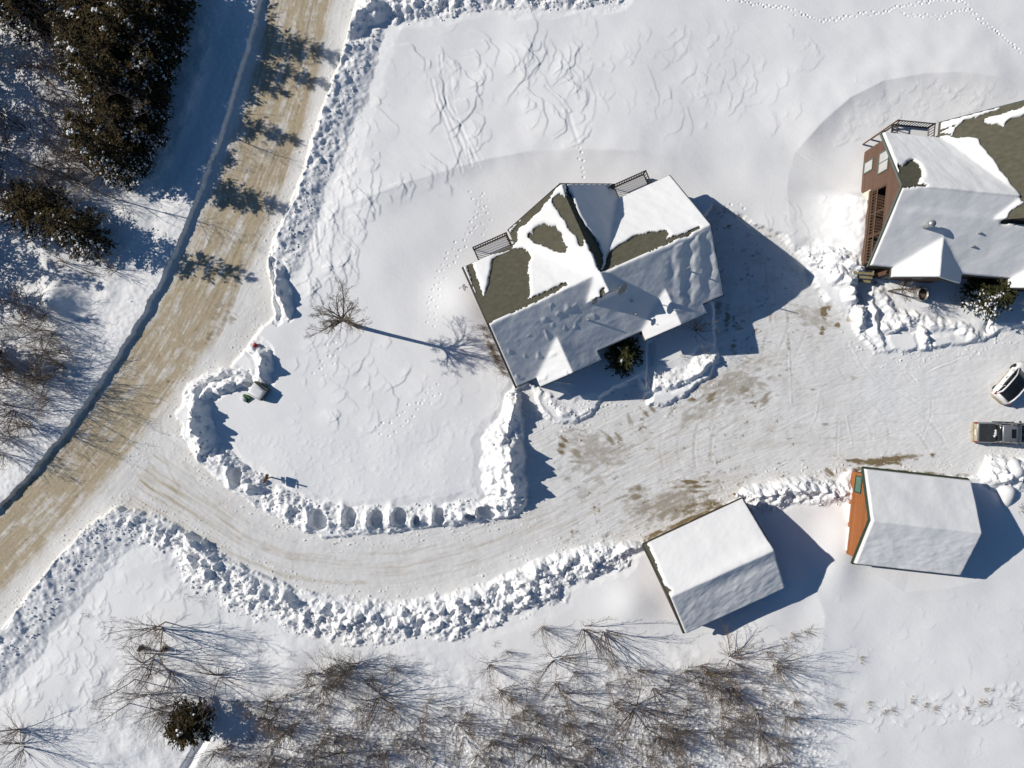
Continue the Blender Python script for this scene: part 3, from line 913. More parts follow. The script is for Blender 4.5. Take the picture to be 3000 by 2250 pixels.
XE, ne = extend(xs, STEP)
YE, _ = extend(ys, STEP)
ZE = np.pad(Z, ne, mode='edge')
far = np.ones_like(ZE)
far[ne:-ne, ne:-ne] = 0
gx, gy = np.meshgrid(XE, YE)
out = np.maximum(np.maximum(xs[0] - gx, gx - xs[-1]), np.maximum(ys[0] - gy, gy - ys[-1]))
fade = sstep(0, 400, out)
ZE = ZE * (1 - fade) + fade * (0.5 + fbm(gx / 900, gy / 900, 3) * .8 * sstep(0, 3000, out))
wx, wy = (gx - CX) / PPM, (CY - gy) / PPM
# normals from the height field
dzdx = np.gradient(ZE, axis=1) / np.gradient(wx, axis=1)
dzdy = np.gradient(ZE, axis=0) / np.gradient(wy, axis=0)
nrm = np.stack([-dzdx, -dzdy, np.ones_like(ZE)], -1)
nrm /= np.linalg.norm(nrm, axis=-1, keepdims=True)
co = np.stack([wx, wy, ZE], -1).reshape(-1, 3)
nrm = nrm.reshape(-1, 3)


def padm(a):
    b = np.pad(a, ne, mode='edge')
    return (b * (1 - sstep(0, 900, out))).reshape(-1)


mask = np.stack([padm(SAND), padm(PACK), padm(DIRT), np.ones(ZE.size)], -1)
NXE, NYE = len(XE), len(YE)
ii, jj = np.meshgrid(np.arange(NXE - 1), np.arange(NYE - 1))
a0 = (jj * NXE + ii)
quads = np.stack([a0, a0 + NXE, a0 + NXE + 1, a0 + 1], -1).reshape(-1, 4)   # y runs down: this order faces up
lab = np.zeros_like(Z, dtype=np.int8)
lab[BANK > 0.5] = 3
lab[(pack > 0.5)] = 2
lab[(pack > 0.5) & in_road] = 1
labE = np.pad(lab, ne, mode='edge').reshape(-1)
labE[(out > 1500).reshape(-1)] = 0
fl = labE[quads[:, 0]]


def terrain_piece(name, k, label):
    q = quads[fl == k]
    used, inv = np.unique(q, return_inverse=True)
    q = inv.reshape(-1, 4)
    me = bpy.data.meshes.new(name)
    me.vertices.add(len(used))
    me.vertices.foreach_set('co', co[used].astype(np.float32).ravel())
    me.loops.add(q.size)
    me.loops.foreach_set('vertex_index', q.astype(np.int32).ravel())
    me.polygons.add(len(q))
    me.polygons.foreach_set('loop_start', np.arange(0, q.size, 4, dtype=np.int32))
    me.polygons.foreach_set('use_smooth', np.ones(len(q), bool))
    me.materials.append(M['ground'])
    ca = me.attributes.new('ground_mask', 'FLOAT_COLOR', 'POINT')
    ca.data.foreach_set('color', mask[used].astype(np.float32).ravel())
    me.update(calc_edges=True)
    me.normals_split_custom_set_from_vertices(nrm[used].astype(np.float32))
    o = bpy.data.objects.new(name, me)
    COL.objects.link(o)
    return tag(o, label, None, kind='structure')


terrain_piece('snow_field', 0, 'smooth wind-drifted snow covering the yards and the open field')
terrain_piece('road', 1, 'ploughed road with sandy brown packed snow curving down the left side')
terrain_piece('driveway', 2, 'packed snow driveway and parking yard with brown dirt patches')
terrain_piece('snow_bank', 3, 'rubbly ploughed snow banks heaped along the road and driveway')

# loose clods on the banks, nobody could count them
cb = MB()
jj2, ii2 = np.nonzero((RUB > 0.30))
sel = RNG.choice(len(jj2), 7500)
for s in sel:
    j, i = jj2[s], ii2[s]
    if RNG.random() > RUB[j, i]:
        continue
    r = 0.035 + 0.11 * RNG.random() ** 3
    if RNG.random() < .03:
        r *= 1.7
    x, y = (xs[i] + RNG.uniform(-1, 1) - CX) / PPM, (CY - ys[j] + RNG.uniform(-1, 1)) / PPM
    cb.blob((x, y, Z[j, i] + r * .25), r, 0.8, int(s), 1)
# a few clods rolled on to the road edge, the left bank and the yard
for k in range(900):
    j, i = RNG.integers(0, NY), RNG.integers(0, NX)
    dd = sd_road[j, i]
    if not ((-40 < dd < 3 and lat[j, i] < 0) or (30 < dd < 120 and lat[j, i] > 0) or (-30 < sd_drive[j, i] < 0 and RNG.random() < .5)):
        continue
    r = 0.03 + 0.06 * RNG.random() ** 2
    cb.blob(((xs[i] - CX) / PPM, (CY - ys[j]) / PPM, Z[j, i] + r * .3), r, 0.8, k, 1)
o = cb.build('snow_rubble', 'snow')
tag(o, 'loose lumps of broken snow strewn over the ploughed banks', None, kind='stuff')
# ------------------------------------------------------------------ houses (local frame: u along the ridge, n towards the back, z up)
def local_fn(ox, oy, th):
    c, s = math.cos(th), math.sin(th)
    return (lambda x, y: ((x - ox) * c + (y - oy) * s, -(x - ox) * s + (y - oy) * c))


class House:
    L, EN = 19.8, 5.78            # ridge length, eave distance

    def __init__(self, ox, oy, th, dz, cross=True):
        self.ox, self.oy, self.th, self.dz = ox, oy, th, dz
        self.R = 7.45 + dz
        self.toloc = local_fn(ox, oy, th)

    def zr(self, u, n):
        """top of the roof, -99 where there is none (arrays)"""
        u, n = np.asarray(u, float), np.asarray(n, float)
        R, dz = self.R, self.dz
        z = np.full(u.shape, -99.0)
        m = (u >= 0) & (u <= self.L) & (np.abs(n) <= self.EN)
        z = np.where(m, R - .775 * np.abs(n), z)
        a = np.abs(u - 9.9)
        m = (a <= 4.95) & (n <= 7.85 - .15 * a) & (n >= -1.75)
        zc = R + .5 - 1.0 * a
        z = np.where(m & (zc > z) & ((n > 0) | (zc > R - .775 * np.abs(n))), np.maximum(z, zc), z)
        for c in (4.86, 14.86):
            a = np.abs(u - c)
            m = (a <= 2.95) & (n <= -2) & (n >= -6.6)
            z = np.where(m, np.maximum(z, 5.0 + dz - .66 * a), z)
        return z

    def px(self, pts, lift=0.15):
        """photo pixels on the roof -> local (u, n)"""
        out = []
        for p in pts:
            h = 5.0 + self.dz
            for _ in range(12):
                x, y = W(p[0], p[1], h)
                u, n = self.toloc(x, y)
                z = float(self.zr(np.array([u]), np.array([n]))[0])
                if z < -50:
                    z = h
                h = .5 * h + .5 * (z + lift)
            out.append((u, n))
        return out


def blur(a, k):
    for _ in range(k):
        p = np.pad(a, 1, mode='edge')
        a = (p[:-2, 1:-1] + p[2:, 1:-1] + p[1:-1, :-2] + p[1:-1, 2:] + 4 * p[1:-1, 1:-1]) / 8
    return a


def snow_sheet(name, zfun, u0, u1, n0, n1, thick, bare, parent, islands=(), step=0.085, inset=0.03, rag=0.10, smooth=10, seed=0, relief=0.05, windaxis=0.5):
    us = np.arange(u0, u1 + step * .5, step)
    ns = np.arange(n0, n1 + step * .5, step)
    U, N = np.meshgrid(us, ns)
    zr = zfun(U, N)
    ok = zr > -50
    for du, dn in ((inset, 0), (-inset, 0), (0, inset), (0, -inset)):
        ok &= zfun(U + du, N + dn) > -50
    wu = U + rag * (fbm(U * 1.1 + seed, N * 1.1, 2) + .8 * fbm(U * 5 + seed, N * 5, 2))
    wn = N + rag * (fbm(U * 1.1 + 40 + seed, N * 1.1, 2) + .8 * fbm(U * 5 + 11 + seed, N * 5, 2))
    bm_ = np.zeros(U.shape, bool)
    for b in bare:
        bm_ |= inside(b, wu, wn)
    for b in islands:
        bm_ &= ~inside(b, wu, wn)
    cover = (ok & ~bm_)
    # thickness: full inside, thinning towards bare patches and outer edge
    edge = blur(cover.astype(float), 6)
    eb = blur((~bm_).astype(float), 16)
    t = np.maximum(sstep(.45, 1.0, eb), .06) * (.62 + .38 * sstep(.45, .8, edge))
    zf = np.where(ok, zr, np.nan)
    # smooth the roof surface under the snow so valleys fill and ridges round
    zs = np.where(ok, zr, 0)
    wgt = ok.astype(float)
    zs = blur(zs * wgt, smooth) / np.maximum(blur(wgt, smooth), 1e-3)
    zs = np.maximum(zs, zr * ok)
    rel = fbm(U * .8 + seed, N * .8 + seed, 3) * relief + fbm((U * .9 + N * windaxis) * 1.2, (N - U * .4) * 3.2 + seed, 3) * relief * .5
    th = thick(U, N) + rel
    top = zs * .85 + zr * .15 + np.maximum(th, .05) * t + .025
    top = np.maximum(top, zr + .02)
    cell = cover[:-1, :-1] & cover[1:, :-1] & cover[:-1, 1:] & cover[1:, 1:]
    idx = -np.ones(U.shape, int)
    used = np.zeros(U.shape, bool)
    used[:-1, :-1] |= cell
    used[1:, :-1] |= cell
    used[:-1, 1:] |= cell
    used[1:, 1:] |= cell
    idx[used] = np.arange(used.sum())
    V = np.stack([U[used], N[used], top[used]], -1)
    j, i = np.nonzero(cell)
    F = np.stack([idx[j, i], idx[j, i + 1], idx[j + 1, i + 1], idx[j + 1, i]], -1)
    # skirts
    low = np.stack([U[used], N[used], zr[used] - .03], -1)
    nv = len(V)
    cp = np.pad(cell, 1)
    S = []
    for dj, di, e in ((-1, 0, ((0, 1), (0, 0))), (1, 0, ((1, 0), (1, 1))), (0, -1, ((0, 0), (1, 0))), (0, 1, ((1, 1), (0, 1)))):
        nb = cp[1 + dj:cp.shape[0] - 1 + dj, 1 + di:cp.shape[1] - 1 + di]
        jb, ib = np.nonzero(cell & ~nb)
        a = idx[jb + e[0][0], ib + e[0][1]]
        b = idx[jb + e[1][0], ib + e[1][1]]
        S.append(np.stack([a, b, b + nv, a + nv], -1))
    S = np.concatenate(S)
    allv = np.concatenate([V, low])
    allf = np.concatenate([F, S])
    me = bpy.data.meshes.new(name)
    me.vertices.add(len(allv))
    me.vertices.foreach_set('co', allv.astype(np.float32).ravel())
    me.loops.add(allf.size)
    me.loops.foreach_set('vertex_index', allf.astype(np.int32).ravel())
    me.polygons.add(len(allf))
    me.polygons.foreach_set('loop_start', np.arange(0, allf.size, 4, dtype=np.int32))
    me.polygons.foreach_set('use_smooth', np.concatenate([np.ones(len(F), bool), np.zeros(len(S), bool)]))
    me.materials.append(M['snow'])
    me.update(calc_edges=True)
    me.validate()
    o = bpy.data.objects.new(name, me)
    COL.objects.link(o)
    o.parent = parent
    return o


def gable_wall(mb, axis, pos, c, half, z0, zpeak, slope, drop=0.22, hole=None):
    """pentagon wall in the plane axis=pos, centred on c"""
    zp = zpeak - drop
    ze = zp - slope * half
    pts = [(c - half, z0), (c + half, z0), (c + half, ze), (c, zp), (c - half, ze)]
    mb.poly([(pos, a, b) if axis == 'u' else (a, pos, b) for a, b in pts])


def railing(parent, name, pts, z, h=1.0, gap=0.16, mat='deck_wood', lowrail=True):
    mb = MB()
    for (a, b) in zip(pts[:-1], pts[1:]):
        a, b = Vector((*a, z)), Vector((*b, z))
        d = b - a
        L = d.length
        up = Vector((0, 0, h))
        mb.bar(a + up, b + up, 0.055)
        if lowrail:
            mb.bar(a + Vector((0, 0, .12)), b + Vector((0, 0, .12)), 0.035)
        for k in range(int(L / gap) + 1):
            p = a + d * min(1, (k * gap) / L)
            mb.bar(p + Vector((0, 0, .1)), p + up, 0.04)
        mb.bar(a + Vector((0, 0, -.1)), a + up * 1.08, 0.065)
        mb.bar(b + Vector((0, 0, -.1)), b + up * 1.08, 0.065)
    return mb.build(name, mat, parent)


def window(parent, axis, pos, a0, a1, z0, z1, out, trim='teal_trim', glass='curtain', mull=1, vert=False):
    """framed window proud of a wall; out = +1/-1 outward direction"""
    def bx(mb, p0, p1, q0, q1, r0, r1):
        if axis == 'u':
            mb.box(min(p0, p1), q0, r0, max(p0, p1), q1, r1)
        else:
            mb.box(q0, min(p0, p1), r0, q1, max(p0, p1), r1)
    g = MB()
    bx(g, pos + out * .004, pos + out * .03, a0, a1, z0, z1)
    f = MB()
    t = 0.09
    for q0, q1, r0, r1 in ((a0 - t, a1 + t, z0 - t, z0), (a0 - t, a1 + t, z1, z1 + t), (a0 - t, a0, z0, z1), (a1, a1 + t, z0, z1)):
        bx(f, pos + out * .004, pos + out * .07, q0, q1, r0, r1)
    for k in range(1, mull + 1):
        if vert:
            c = z0 + (z1 - z0) * k / (mull + 1)
            bx(f, pos + out * .03, pos + out * .06, a0, a1, c - .03, c + .03)
        else:
            c = a0 + (a1 - a0) * k / (mull + 1)
            bx(f, pos + out * .03, pos + out * .06, c - .03, c + .03, z0, z1)
    w = f.build('window', trim, parent)
    g.build('pane', glass, w)
    return w


def house(H, name, label, bare, islands, west_open, snow_thick, seed):
    dz, R, L, EN = H.dz, H.R, H.L, H.EN
    t = thing(name, label, 'house', (H.ox, H.oy, 0), H.th)
    # roof slabs
    rf = MB()
    ez = R - .775 * EN
    for s in (1, -1):
        q = [(0, 0, R), (L, 0, R), (L, s * EN, ez), (0, s * EN, ez)]
        rf.slab(q if s < 0 else q[::-1], .2)
    zc = R + .5
    for s in (1, -1):
        a = 4.95
        q = [(9.9, -1.75, zc), (9.9, 7.85, zc), (9.9 + s * a, 7.85 - .15 * a, zc - a), (9.9 + s * a, 0.0, zc - a), (9.9 + s * 1.9, -1.75, zc - 1.9)]
        rf.slab(q if s < 0 else q[::-1], .2)
    for c in (4.86, 14.86):
        zz = 5.0 + dz
        for s in (1, -1):
            q = [(c, -2.6, zz), (c, -6.6, zz), (c + s * 2.95, -6.6, zz - .66 * 2.95), (c + s * 2.95, -4.6, zz - .66 * 2.95)]
            rf.slab(q[::-1] if s < 0 else q, .18)
    rf.build('roof', 'shingle', t)
    # rake and eave boards
    for u in (-.02, L + .02):
        for s in (1, -1):
            fb = MB()
            fb.bar((u, 0, R - .12), (u, s * EN, ez - .12), .09)
            fb.build('trim_board', 'teal_trim' if west_open else 'fascia', t)
    for s in (1, -1):
        fb = MB()
        fb.bar((9.9, 7.88, zc - .12), (9.9 + s * 4.97, 7.13, zc - 4.97 - .12), .09)
        fb.build('trim_board', 'teal_trim' if west_open else 'fascia', t)
    # walls
    wl = MB()
    u0, u1, nn = .42, L - .42, EN - .45
    if not west_open:
        gable_wall(wl, 'u', u0, 0, nn, -.6, R, .775)
    gable_wall(wl, 'u', u1, 0, nn, -.6, R, .775)
    wt = R - .22 - .775 * nn
    for n in (nn, -nn):
        wl.poly([(u0, n, -.6), (u1, n, -.6), (u1, n, wt), (u0, n, wt)])
    # cross wing to the back
    h2 = 4.5
    z2 = zc - .22
    wl.poly([(9.9 - h2, 6.4, -.6), (9.9 + h2, 6.4, -.6), (9.9 + h2, 6.4, z2 - h2), (9.9, 7.0, z2), (9.9 - h2, 6.4, z2 - h2)])
    for s in (1, -1):
        wl.poly([(9.9 + s * h2, 6.4, -.6), (9.9 + s * h2, nn - .5, -.6), (9.9 + s * h2, nn - .5, z2 - h2), (9.9 + s * h2, 6.4, z2 - h2)])
    # little gable on the ridge facing the drive
    wl.poly([(9.9 - 1.75, -1.55, zc - 2.1), (9.9 + 1.75, -1.55, zc - 2.1), (9.9 + 1.6, -1.55, zc - 1.8), (9.9, -1.55, zc - .2), (9.9 - 1.6, -1.55, zc - 1.8)])
    for c in (4.86, 14.86):
        zz = 5.0 + dz - .2
        hf = 2.55
        wl.poly([(c - hf, -6.0, -.6), (c + hf, -6.0, -.6), (c + hf, -6.0, zz - .66 * hf), (c, -6.0, zz), (c - hf, -6.0, zz - .66 * hf)])
        for s in (1, -1):
            wl.poly([(c + s * hf, -6.0, -.6), (c + s * hf, -4.9, -.6), (c + s * hf, -4.9, zz - .66 * hf), (c + s * hf, -6.0, zz - .66 * hf)])
    if west_open:
        # west gable with a recessed first-floor balcony: wall pieces round the opening
        b0, b1, zb, zt = -4.75, 1.15, 2.75, 5.05
        top = lambda n: R - .22 - .775 * abs(n)
        wl.poly([(u0, b1, -.6), (u0, nn, -.6), (u0, nn, top(nn)), (u0, b1, top(b1))])
        nz_ = -(R - .22 - zt) / .775
        wl.poly([(u0, nz_, zt), (u0, b1, zt), (u0, b1, top(b1)), (u0, 0, top(0))])
        wl.poly([(u0, -nn, -.6), (u0, b1, -.6), (u0, b1, zb), (u0, -nn, zb)])
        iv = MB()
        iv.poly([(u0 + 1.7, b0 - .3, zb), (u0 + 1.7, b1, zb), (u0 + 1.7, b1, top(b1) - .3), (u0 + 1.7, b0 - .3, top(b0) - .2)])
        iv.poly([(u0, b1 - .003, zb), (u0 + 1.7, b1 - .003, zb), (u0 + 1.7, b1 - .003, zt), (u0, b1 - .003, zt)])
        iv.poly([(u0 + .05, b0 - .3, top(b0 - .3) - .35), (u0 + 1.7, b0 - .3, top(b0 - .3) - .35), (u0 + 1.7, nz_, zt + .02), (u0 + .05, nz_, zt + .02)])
        iv.build('balcony_wall', 'recess_shade', t)
    wl.build('wall', 'siding', t)
    if west_open:
        bal = MB()
        bal.box(u0 - .22, b0 - .55, zb - .28, u0 + .02, b1, zb)
        for k in range(10):
            bal.box(u0 + .04 + k * .166, b0 - .5, zb - .05, u0 + .04 + k * .166 + .13, b1 - .01, zb + .01)
        bo = bal.build('balcony', 'brown_wood', t)
        railing(bo, 'railing', [(u0 - .1, b1 - .05), (u0 - .1, b0 - .45)], zb, 1.05, .26, 'brown_wood')
        for n in (b0 - .45, -2.95, -1.0, b1 - .1):
            ps = MB()
            ps.bar((u0 - .1, n, zb - .2), (u0 - .02, n, min(zt, top(n) + .05)), .075)
            ps.build('balcony_post', 'brown_wood', t)
        window(t, 'u', u0, 2.45, 4.15, 3.45, 5.0, -1, mull=1)
        window(t, 'u', u0, 3.25, 4.15, .75, 2.2, -1, mull=0)
        dr = MB()
        dr.box(u0 - .04, .5, .2, u0 - .004, 1.4, 2.3)
        dr.build('door', 'cream', t)
        # steps at the corner
        st = MB()
        for k in range(3):
            st.box(u0 - .5 + .0, -6.0 - .3 * k, 1.5 - .28 * k, u0 + 1.35, -5.75 - .3 * k, 1.58 - .28 * k)
        st.bar((u0 - .5, -5.6, 1.45), (u0 - .5, -6.6, .7), .08)
        st.bar((u0 + 1.35, -5.6, 1.45), (u0 + 1.35, -6.6, .7), .08)
        st.build('steps', 'step_wood', t)
    else:
        for n0 in (-3.2, 1.4):
            window(t, 'u', u0, n0, n0 + 1.5, 3.2, 4.5, -1, mull=1)
    for c in (4.86, 14.86):
        window(t, 'n', -6.0, c - .8, c + .8, 1.2 + dz * .6, 2.6 + dz * .6, -1)
        d = MB()
        d.box(c - 2.2, -6.05, -.2, c - 1.25, -6.004, 2.0)
        d.build('door', 'teal_trim', t)
    for c in (8.0, 11.8):
        window(t, 'n', 6.4, c - .7, c + .7, 1.2, 2.7, 1)
    # back decks with railings
    for a, b in ((1.55, 4.75), (15.1, 18.25)):
        zd = 1.25 + dz * 1.3
        dk = MB()
        for k in range(12):
            dk.box(a, 5.35 + k * .15, zd - .06, b, 5.35 + k * .15 + .125, zd)
        dk.bar((a, 7.1, zd - .1), (b, 7.1, zd - .1), .1)
        for q in (a + .1, b - .1):
            dk.bar((q, 7.0, -.5), (q, 7.0, zd - .1), .08)
        do = dk.build('deck', 'deck_wood', t)
        ds = MB()
        ds.box(a + .08, 5.36, zd + .012, b - .08, 7.02, zd + .09)
        ds.build('deck_snow', 'snow', do)
        railing(do, 'railing', [(a, 5.5), (a, 7.12), (b, 7.12), (b, 5.5)], zd, 1.05, .235, 'deck_wood')
    # snow blanket
    H.snow = snow_sheet('roof_snow', H.zr, 0, L, -6.62, 7.9, snow_thick, [H.px(b) for b in bare], t, [H.px(b) for b in islands], seed=seed, relief=.016)
    return t


def roof_bit(t, H, name, px, build, mat, lift=.2):
    (u, n), = H.px([px], lift)
    z = float(H.zr(np.array([u]), np.array([n]))[0])
    mb = MB()
    build(mb, u, n, z)
    return mb.build(name, mat, t, True)


def dish(mb, u, n, z, ang, tilt=0.5, r=.42, mast=.9):
    """satellite dish: shallow bowl on an elbow mast with its feed arm"""
    mb.tube([(u, n, z - .1), (u, n, z + mast * .7), (u + .12 * math.cos(ang), n + .12 * math.sin(ang), z + mast)], [.04, .04, .04], 6)
    c = Vector((u + .16 * math.cos(ang), n + .16 * math.sin(ang), z + mast))
    d = Vector((math.cos(ang) * math.cos(tilt), math.sin(ang) * math.cos(tilt), math.sin(tilt)))
    a = d.orthogonal().normalized()
    b = d.cross(a)
    rings = []
    for q, off in ((.02, 0), (.55, .03), (1, .11), (1.02, .09), (.55, .005), (.02, -.025)):
        rings.append([c + d * off + (a * math.cos(k * .5236) + b * math.sin(k * .5236)) * (r * q) for k in range(12)])
    mb.loft(rings)
    low = c - (a if abs(a.z) > abs(b.z) else b) * r
    mb.bar(low, c + d * .5, .02)
    mb.blob(c + d * .52, .06, 1, 3)


# --- centre house -------------------------------------------------
H1 = House(-1.97, 4.94, math.radians(23.95), 0.0)
BARE1 = [
    [(1443, 760), (1468, 747), (1499, 729), (1531, 730), (1553, 744), (1556, 751), (1547, 772), (1546, 796), (1551, 855), (1547, 877), (1576, 866), (1610, 851), (1657, 828), (1662, 834), (1600, 868), (1520, 905), (1432, 944), (1416, 868), (1425, 855), (1434, 821), (1440, 791)],
    [(1362, 760), (1383, 772), (1386, 785), (1397, 820), (1416, 868), (1432, 948), (1424, 952)],
    [(1362, 772), (1362, 766), (1500, 702), (1503, 724), (1482, 734), (1425, 748), (1388, 768)],
    [(1567, 668), (1590, 657), (1608, 665), (1624, 665), (1644, 681), (1646, 699), (1660, 722), (1653, 740), (1621, 731), (1590, 722), (1567, 708), (1556, 702), (1549, 692), (1553, 683), (1562, 690)],
    [(1619, 584), (1642, 570), (1660, 582), (1685, 627), (1703, 679), (1709, 717), (1698, 717), (1685, 686), (1664, 661), (1644, 627), (1626, 602)],
    [(1640, 535), (1486, 670), (1500, 706), (1516, 698), (1514, 680), (1516, 672), (1540, 655), (1585, 610), (1618, 572), (1643, 546)],
    [(1651, 546), (1689, 620), (1712, 661), (1739, 692), (1764, 744), (1762, 800), (1743, 760), (1721, 711), (1698, 665), (1683, 627), (1664, 582)],
    [(1763, 794), (1786, 749), (1802, 726), (1827, 711), (1856, 695), (1901, 681), (1949, 676), (1957, 681), (1950, 704), (2014, 680), (2048, 665), (2049, 669), (2012, 688), (1926, 725)],
    [(1764, 845), (1775, 858), (1770, 866), (1758, 872), (1757, 856)],
]


def thick1(u, n):
    t = .28 + .05 * fbm(u * .35 + n * .2, n * .35, 3) + .025 * fbm((u + n * .5) * 1.3, (n - u * .5) * .5, 2)
    t = np.where(n < 0, .32 + .035 * fbm(u * .45, n * .45 + 3, 2) + .03 * fbm(u * .45 + n * .5, n * 1.1, 2), t)
    # wavy wind-carved ribs near the east gable
    rib = np.where((n < -.5) & (u > 14.5), .075 * np.sin((u * 1.5 - n * .35) * 2.3 + fbm(u * .8, n * .8, 2) * 1.8) * sstep(14.5, 16.5, u) * sstep(-6.2, -4.0, n), 0)
    pock = np.where((n < -.6) & (n > -3.2) & (u > 4) & (u < 9), .16 * np.clip(perlin(u * 1.6, n * 1.6) - .2, 0, 1), 0)
    pock2 = np.where((n < -2.2) & (u < 4.5), .32 * np.clip(perlin(u * 1.25 + 7, n * 1.25) - .35, 0, 1), 0)
    return np.clip(t + rib + pock + pock2, .05, .8)


h1 = house(H1, 'chalet_house', 'large chalet house in the middle with dark V-shaped back gable and patchy olive shingle roof', BARE1, [], False, thick1, 3)
for p, hh in (((1722, 938), .45), ((1850, 884), .4), ((1860, 922), .55)):
    roof_bit(h1, H1, 'roof_vent', p, lambda mb, u, n, z, hh=hh: mb.tube([(u, n, z), (u, n, z + hh + .25), (u, n, z + hh + .3)], [.09, .09, .05], 8), 'metal')
roof_bit(h1, H1, 'roof_mast', (2008, 790), lambda mb, u, n, z: mb.tube([(u, n, z), (u, n, z + 1.9)], [.06, .045], 6), 'metal')
roof_bit(h1, H1, 'satellite_dish', (1812, 846), lambda mb, u, n, z: dish(mb, u, n, z, -1.1, .5, .55, 1.1), 'dish')
roof_bit(h1, H1, 'satellite_dish', (1733, 878), lambda mb, u, n, z: dish(mb, u, n, z, -1.1, .5, .35, .9), 'dish')
roof_bit(h1, H1, 'satellite_dish', (1786, 545), lambda mb, u, n, z: dish(mb, u, n, z, -1.3, .5, .38, .4), 'fascia')
bm_ = MB()
dish(bm_, -.35, 3.9, 3.6, 3.0, .4, .3, .6)
bm_.build('satellite_dish', 'dish', h1, True)
bm_ = MB()
bm_.bar((3.1, -6.5, 1.3), (4.6, -7.4, 1.0), .07)
bm_.bar((3.1, -6.5, 1.3), (3.1, -6.5, -.2), .06)
bm_.bar((4.6, -7.4, 1.0), (4.6, -7.4, -.2), .06)
bm_.build('porch_rail', 'white_paint', h1)

# --- right-hand house --------------------------------------------
H2 = House(31.17, 15.85, math.radians(-5.4), 1.12)
BARE2 = [
    [(2632, 484), (2654, 487), (2659, 475), (2673, 468), (2692, 480), (2701, 499), (2701, 515), (2687, 536), (2682, 540), (2712, 541), (2712, 544), (2640, 546), (2634, 500)],
    [(2755, 362), (3060, 290), (3060, 640), (3000, 586), (2997, 571), (2964, 536), (2943, 503), (2924, 480), (2894, 440), (2877, 419), (2866, 405), (2833, 399), (2793, 400), (2776, 398), (2755, 400)],
    [(2924, 652), (2960, 637), (2967, 618), (2997, 595), (3040, 580), (3060, 660)],
]
ISL2 = [[(2776, 393), (2793, 399), (2802, 374), (2830, 358), (2822, 356), (2781, 362), (2774, 370)],
        [(2884, 346), (2890, 340), (2915, 336), (2960, 326), (3060, 300), (3060, 322), (2990, 342), (2960, 350), (2941, 376), (2925, 362), (2890, 364)]]


def thick2(u, n):
    t = .32 + .06 * fbm(u * .4, n * .5, 2) + .025 * fbm((u + n * .5) * 1.3, (n - u * .5) * .5, 2) * (n > 0)
    ledge = np.where(n < 0, -.12 * sstep(-1.9, -1.2, n), 0)
    return np.clip(t + ledge, .08, .7)


h2 = house(H2, 'brown_sided_house', 'tall brown-sided house at the right edge with recessed balcony and half bare roof', BARE2, ISL2, True, thick2, 17)
roof_bit(h2, H2, 'chimney_pipe', (2707, 664), lambda mb, u, n, z: (mb.tube([(u, n, z - .1), (u, n, z + 1.35)], [.19, .19], 12), mb.tube([(u, n, z + 1.2), (u, n, z + 1.5)], [.27, .27], 12)), 'metal')
for p in ((2864, 684), (2845, 723)):
    roof_bit(h2, H2, 'roof_vent', p, lambda mb, u, n, z: mb.tube([(u, n, z), (u, n, z + .6), (u, n, z + .66)], [.09, .09, .05], 8), 'dish')
roof_bit(h2, H2, 'satellite_dish', (2994, 652), lambda mb, u, n, z: dish(mb, u, n, z, -1.1, .5, .4, .8), 'white_paint')
# stair rail coming down from the back deck
fr = MB()
for a, b, r in (((1.5, 7.1, 3.75), (.15, 5.95, 1.9), .09), ((1.5, 7.1, 3.2), (.15, 5.95, 1.35), .05), ((.85, 6.5, -.2), (.85, 6.5, 2.9), .08), ((.2, 6.0, -.2), (.2, 6.0, 2.0), .08)):
    fr.bar(a, b, r)
fr.build('stair_rail', 'brown_wood', h2)


# --- garages ------------------------------------------------------
class Garage:
    def __init__(self, ox, oy, th, L, half, R, E):
        self.ox, self.oy, self.th, self.L, self.half, self.R, self.E = ox, oy, th, L, half, R, E
        self.toloc = local_fn(ox, oy, th)
        self.sl = (R - E) / half

    def zr(self, u, n):
        u, n = np.asarray(u, float), np.asarray(n, float)
        m = (u >= 0) & (u <= self.L) & (np.abs(n) <= self.half)
        return np.where(m, self.R - self.sl * np.abs(n), -99)
    px = House.px
    dz = -1.5


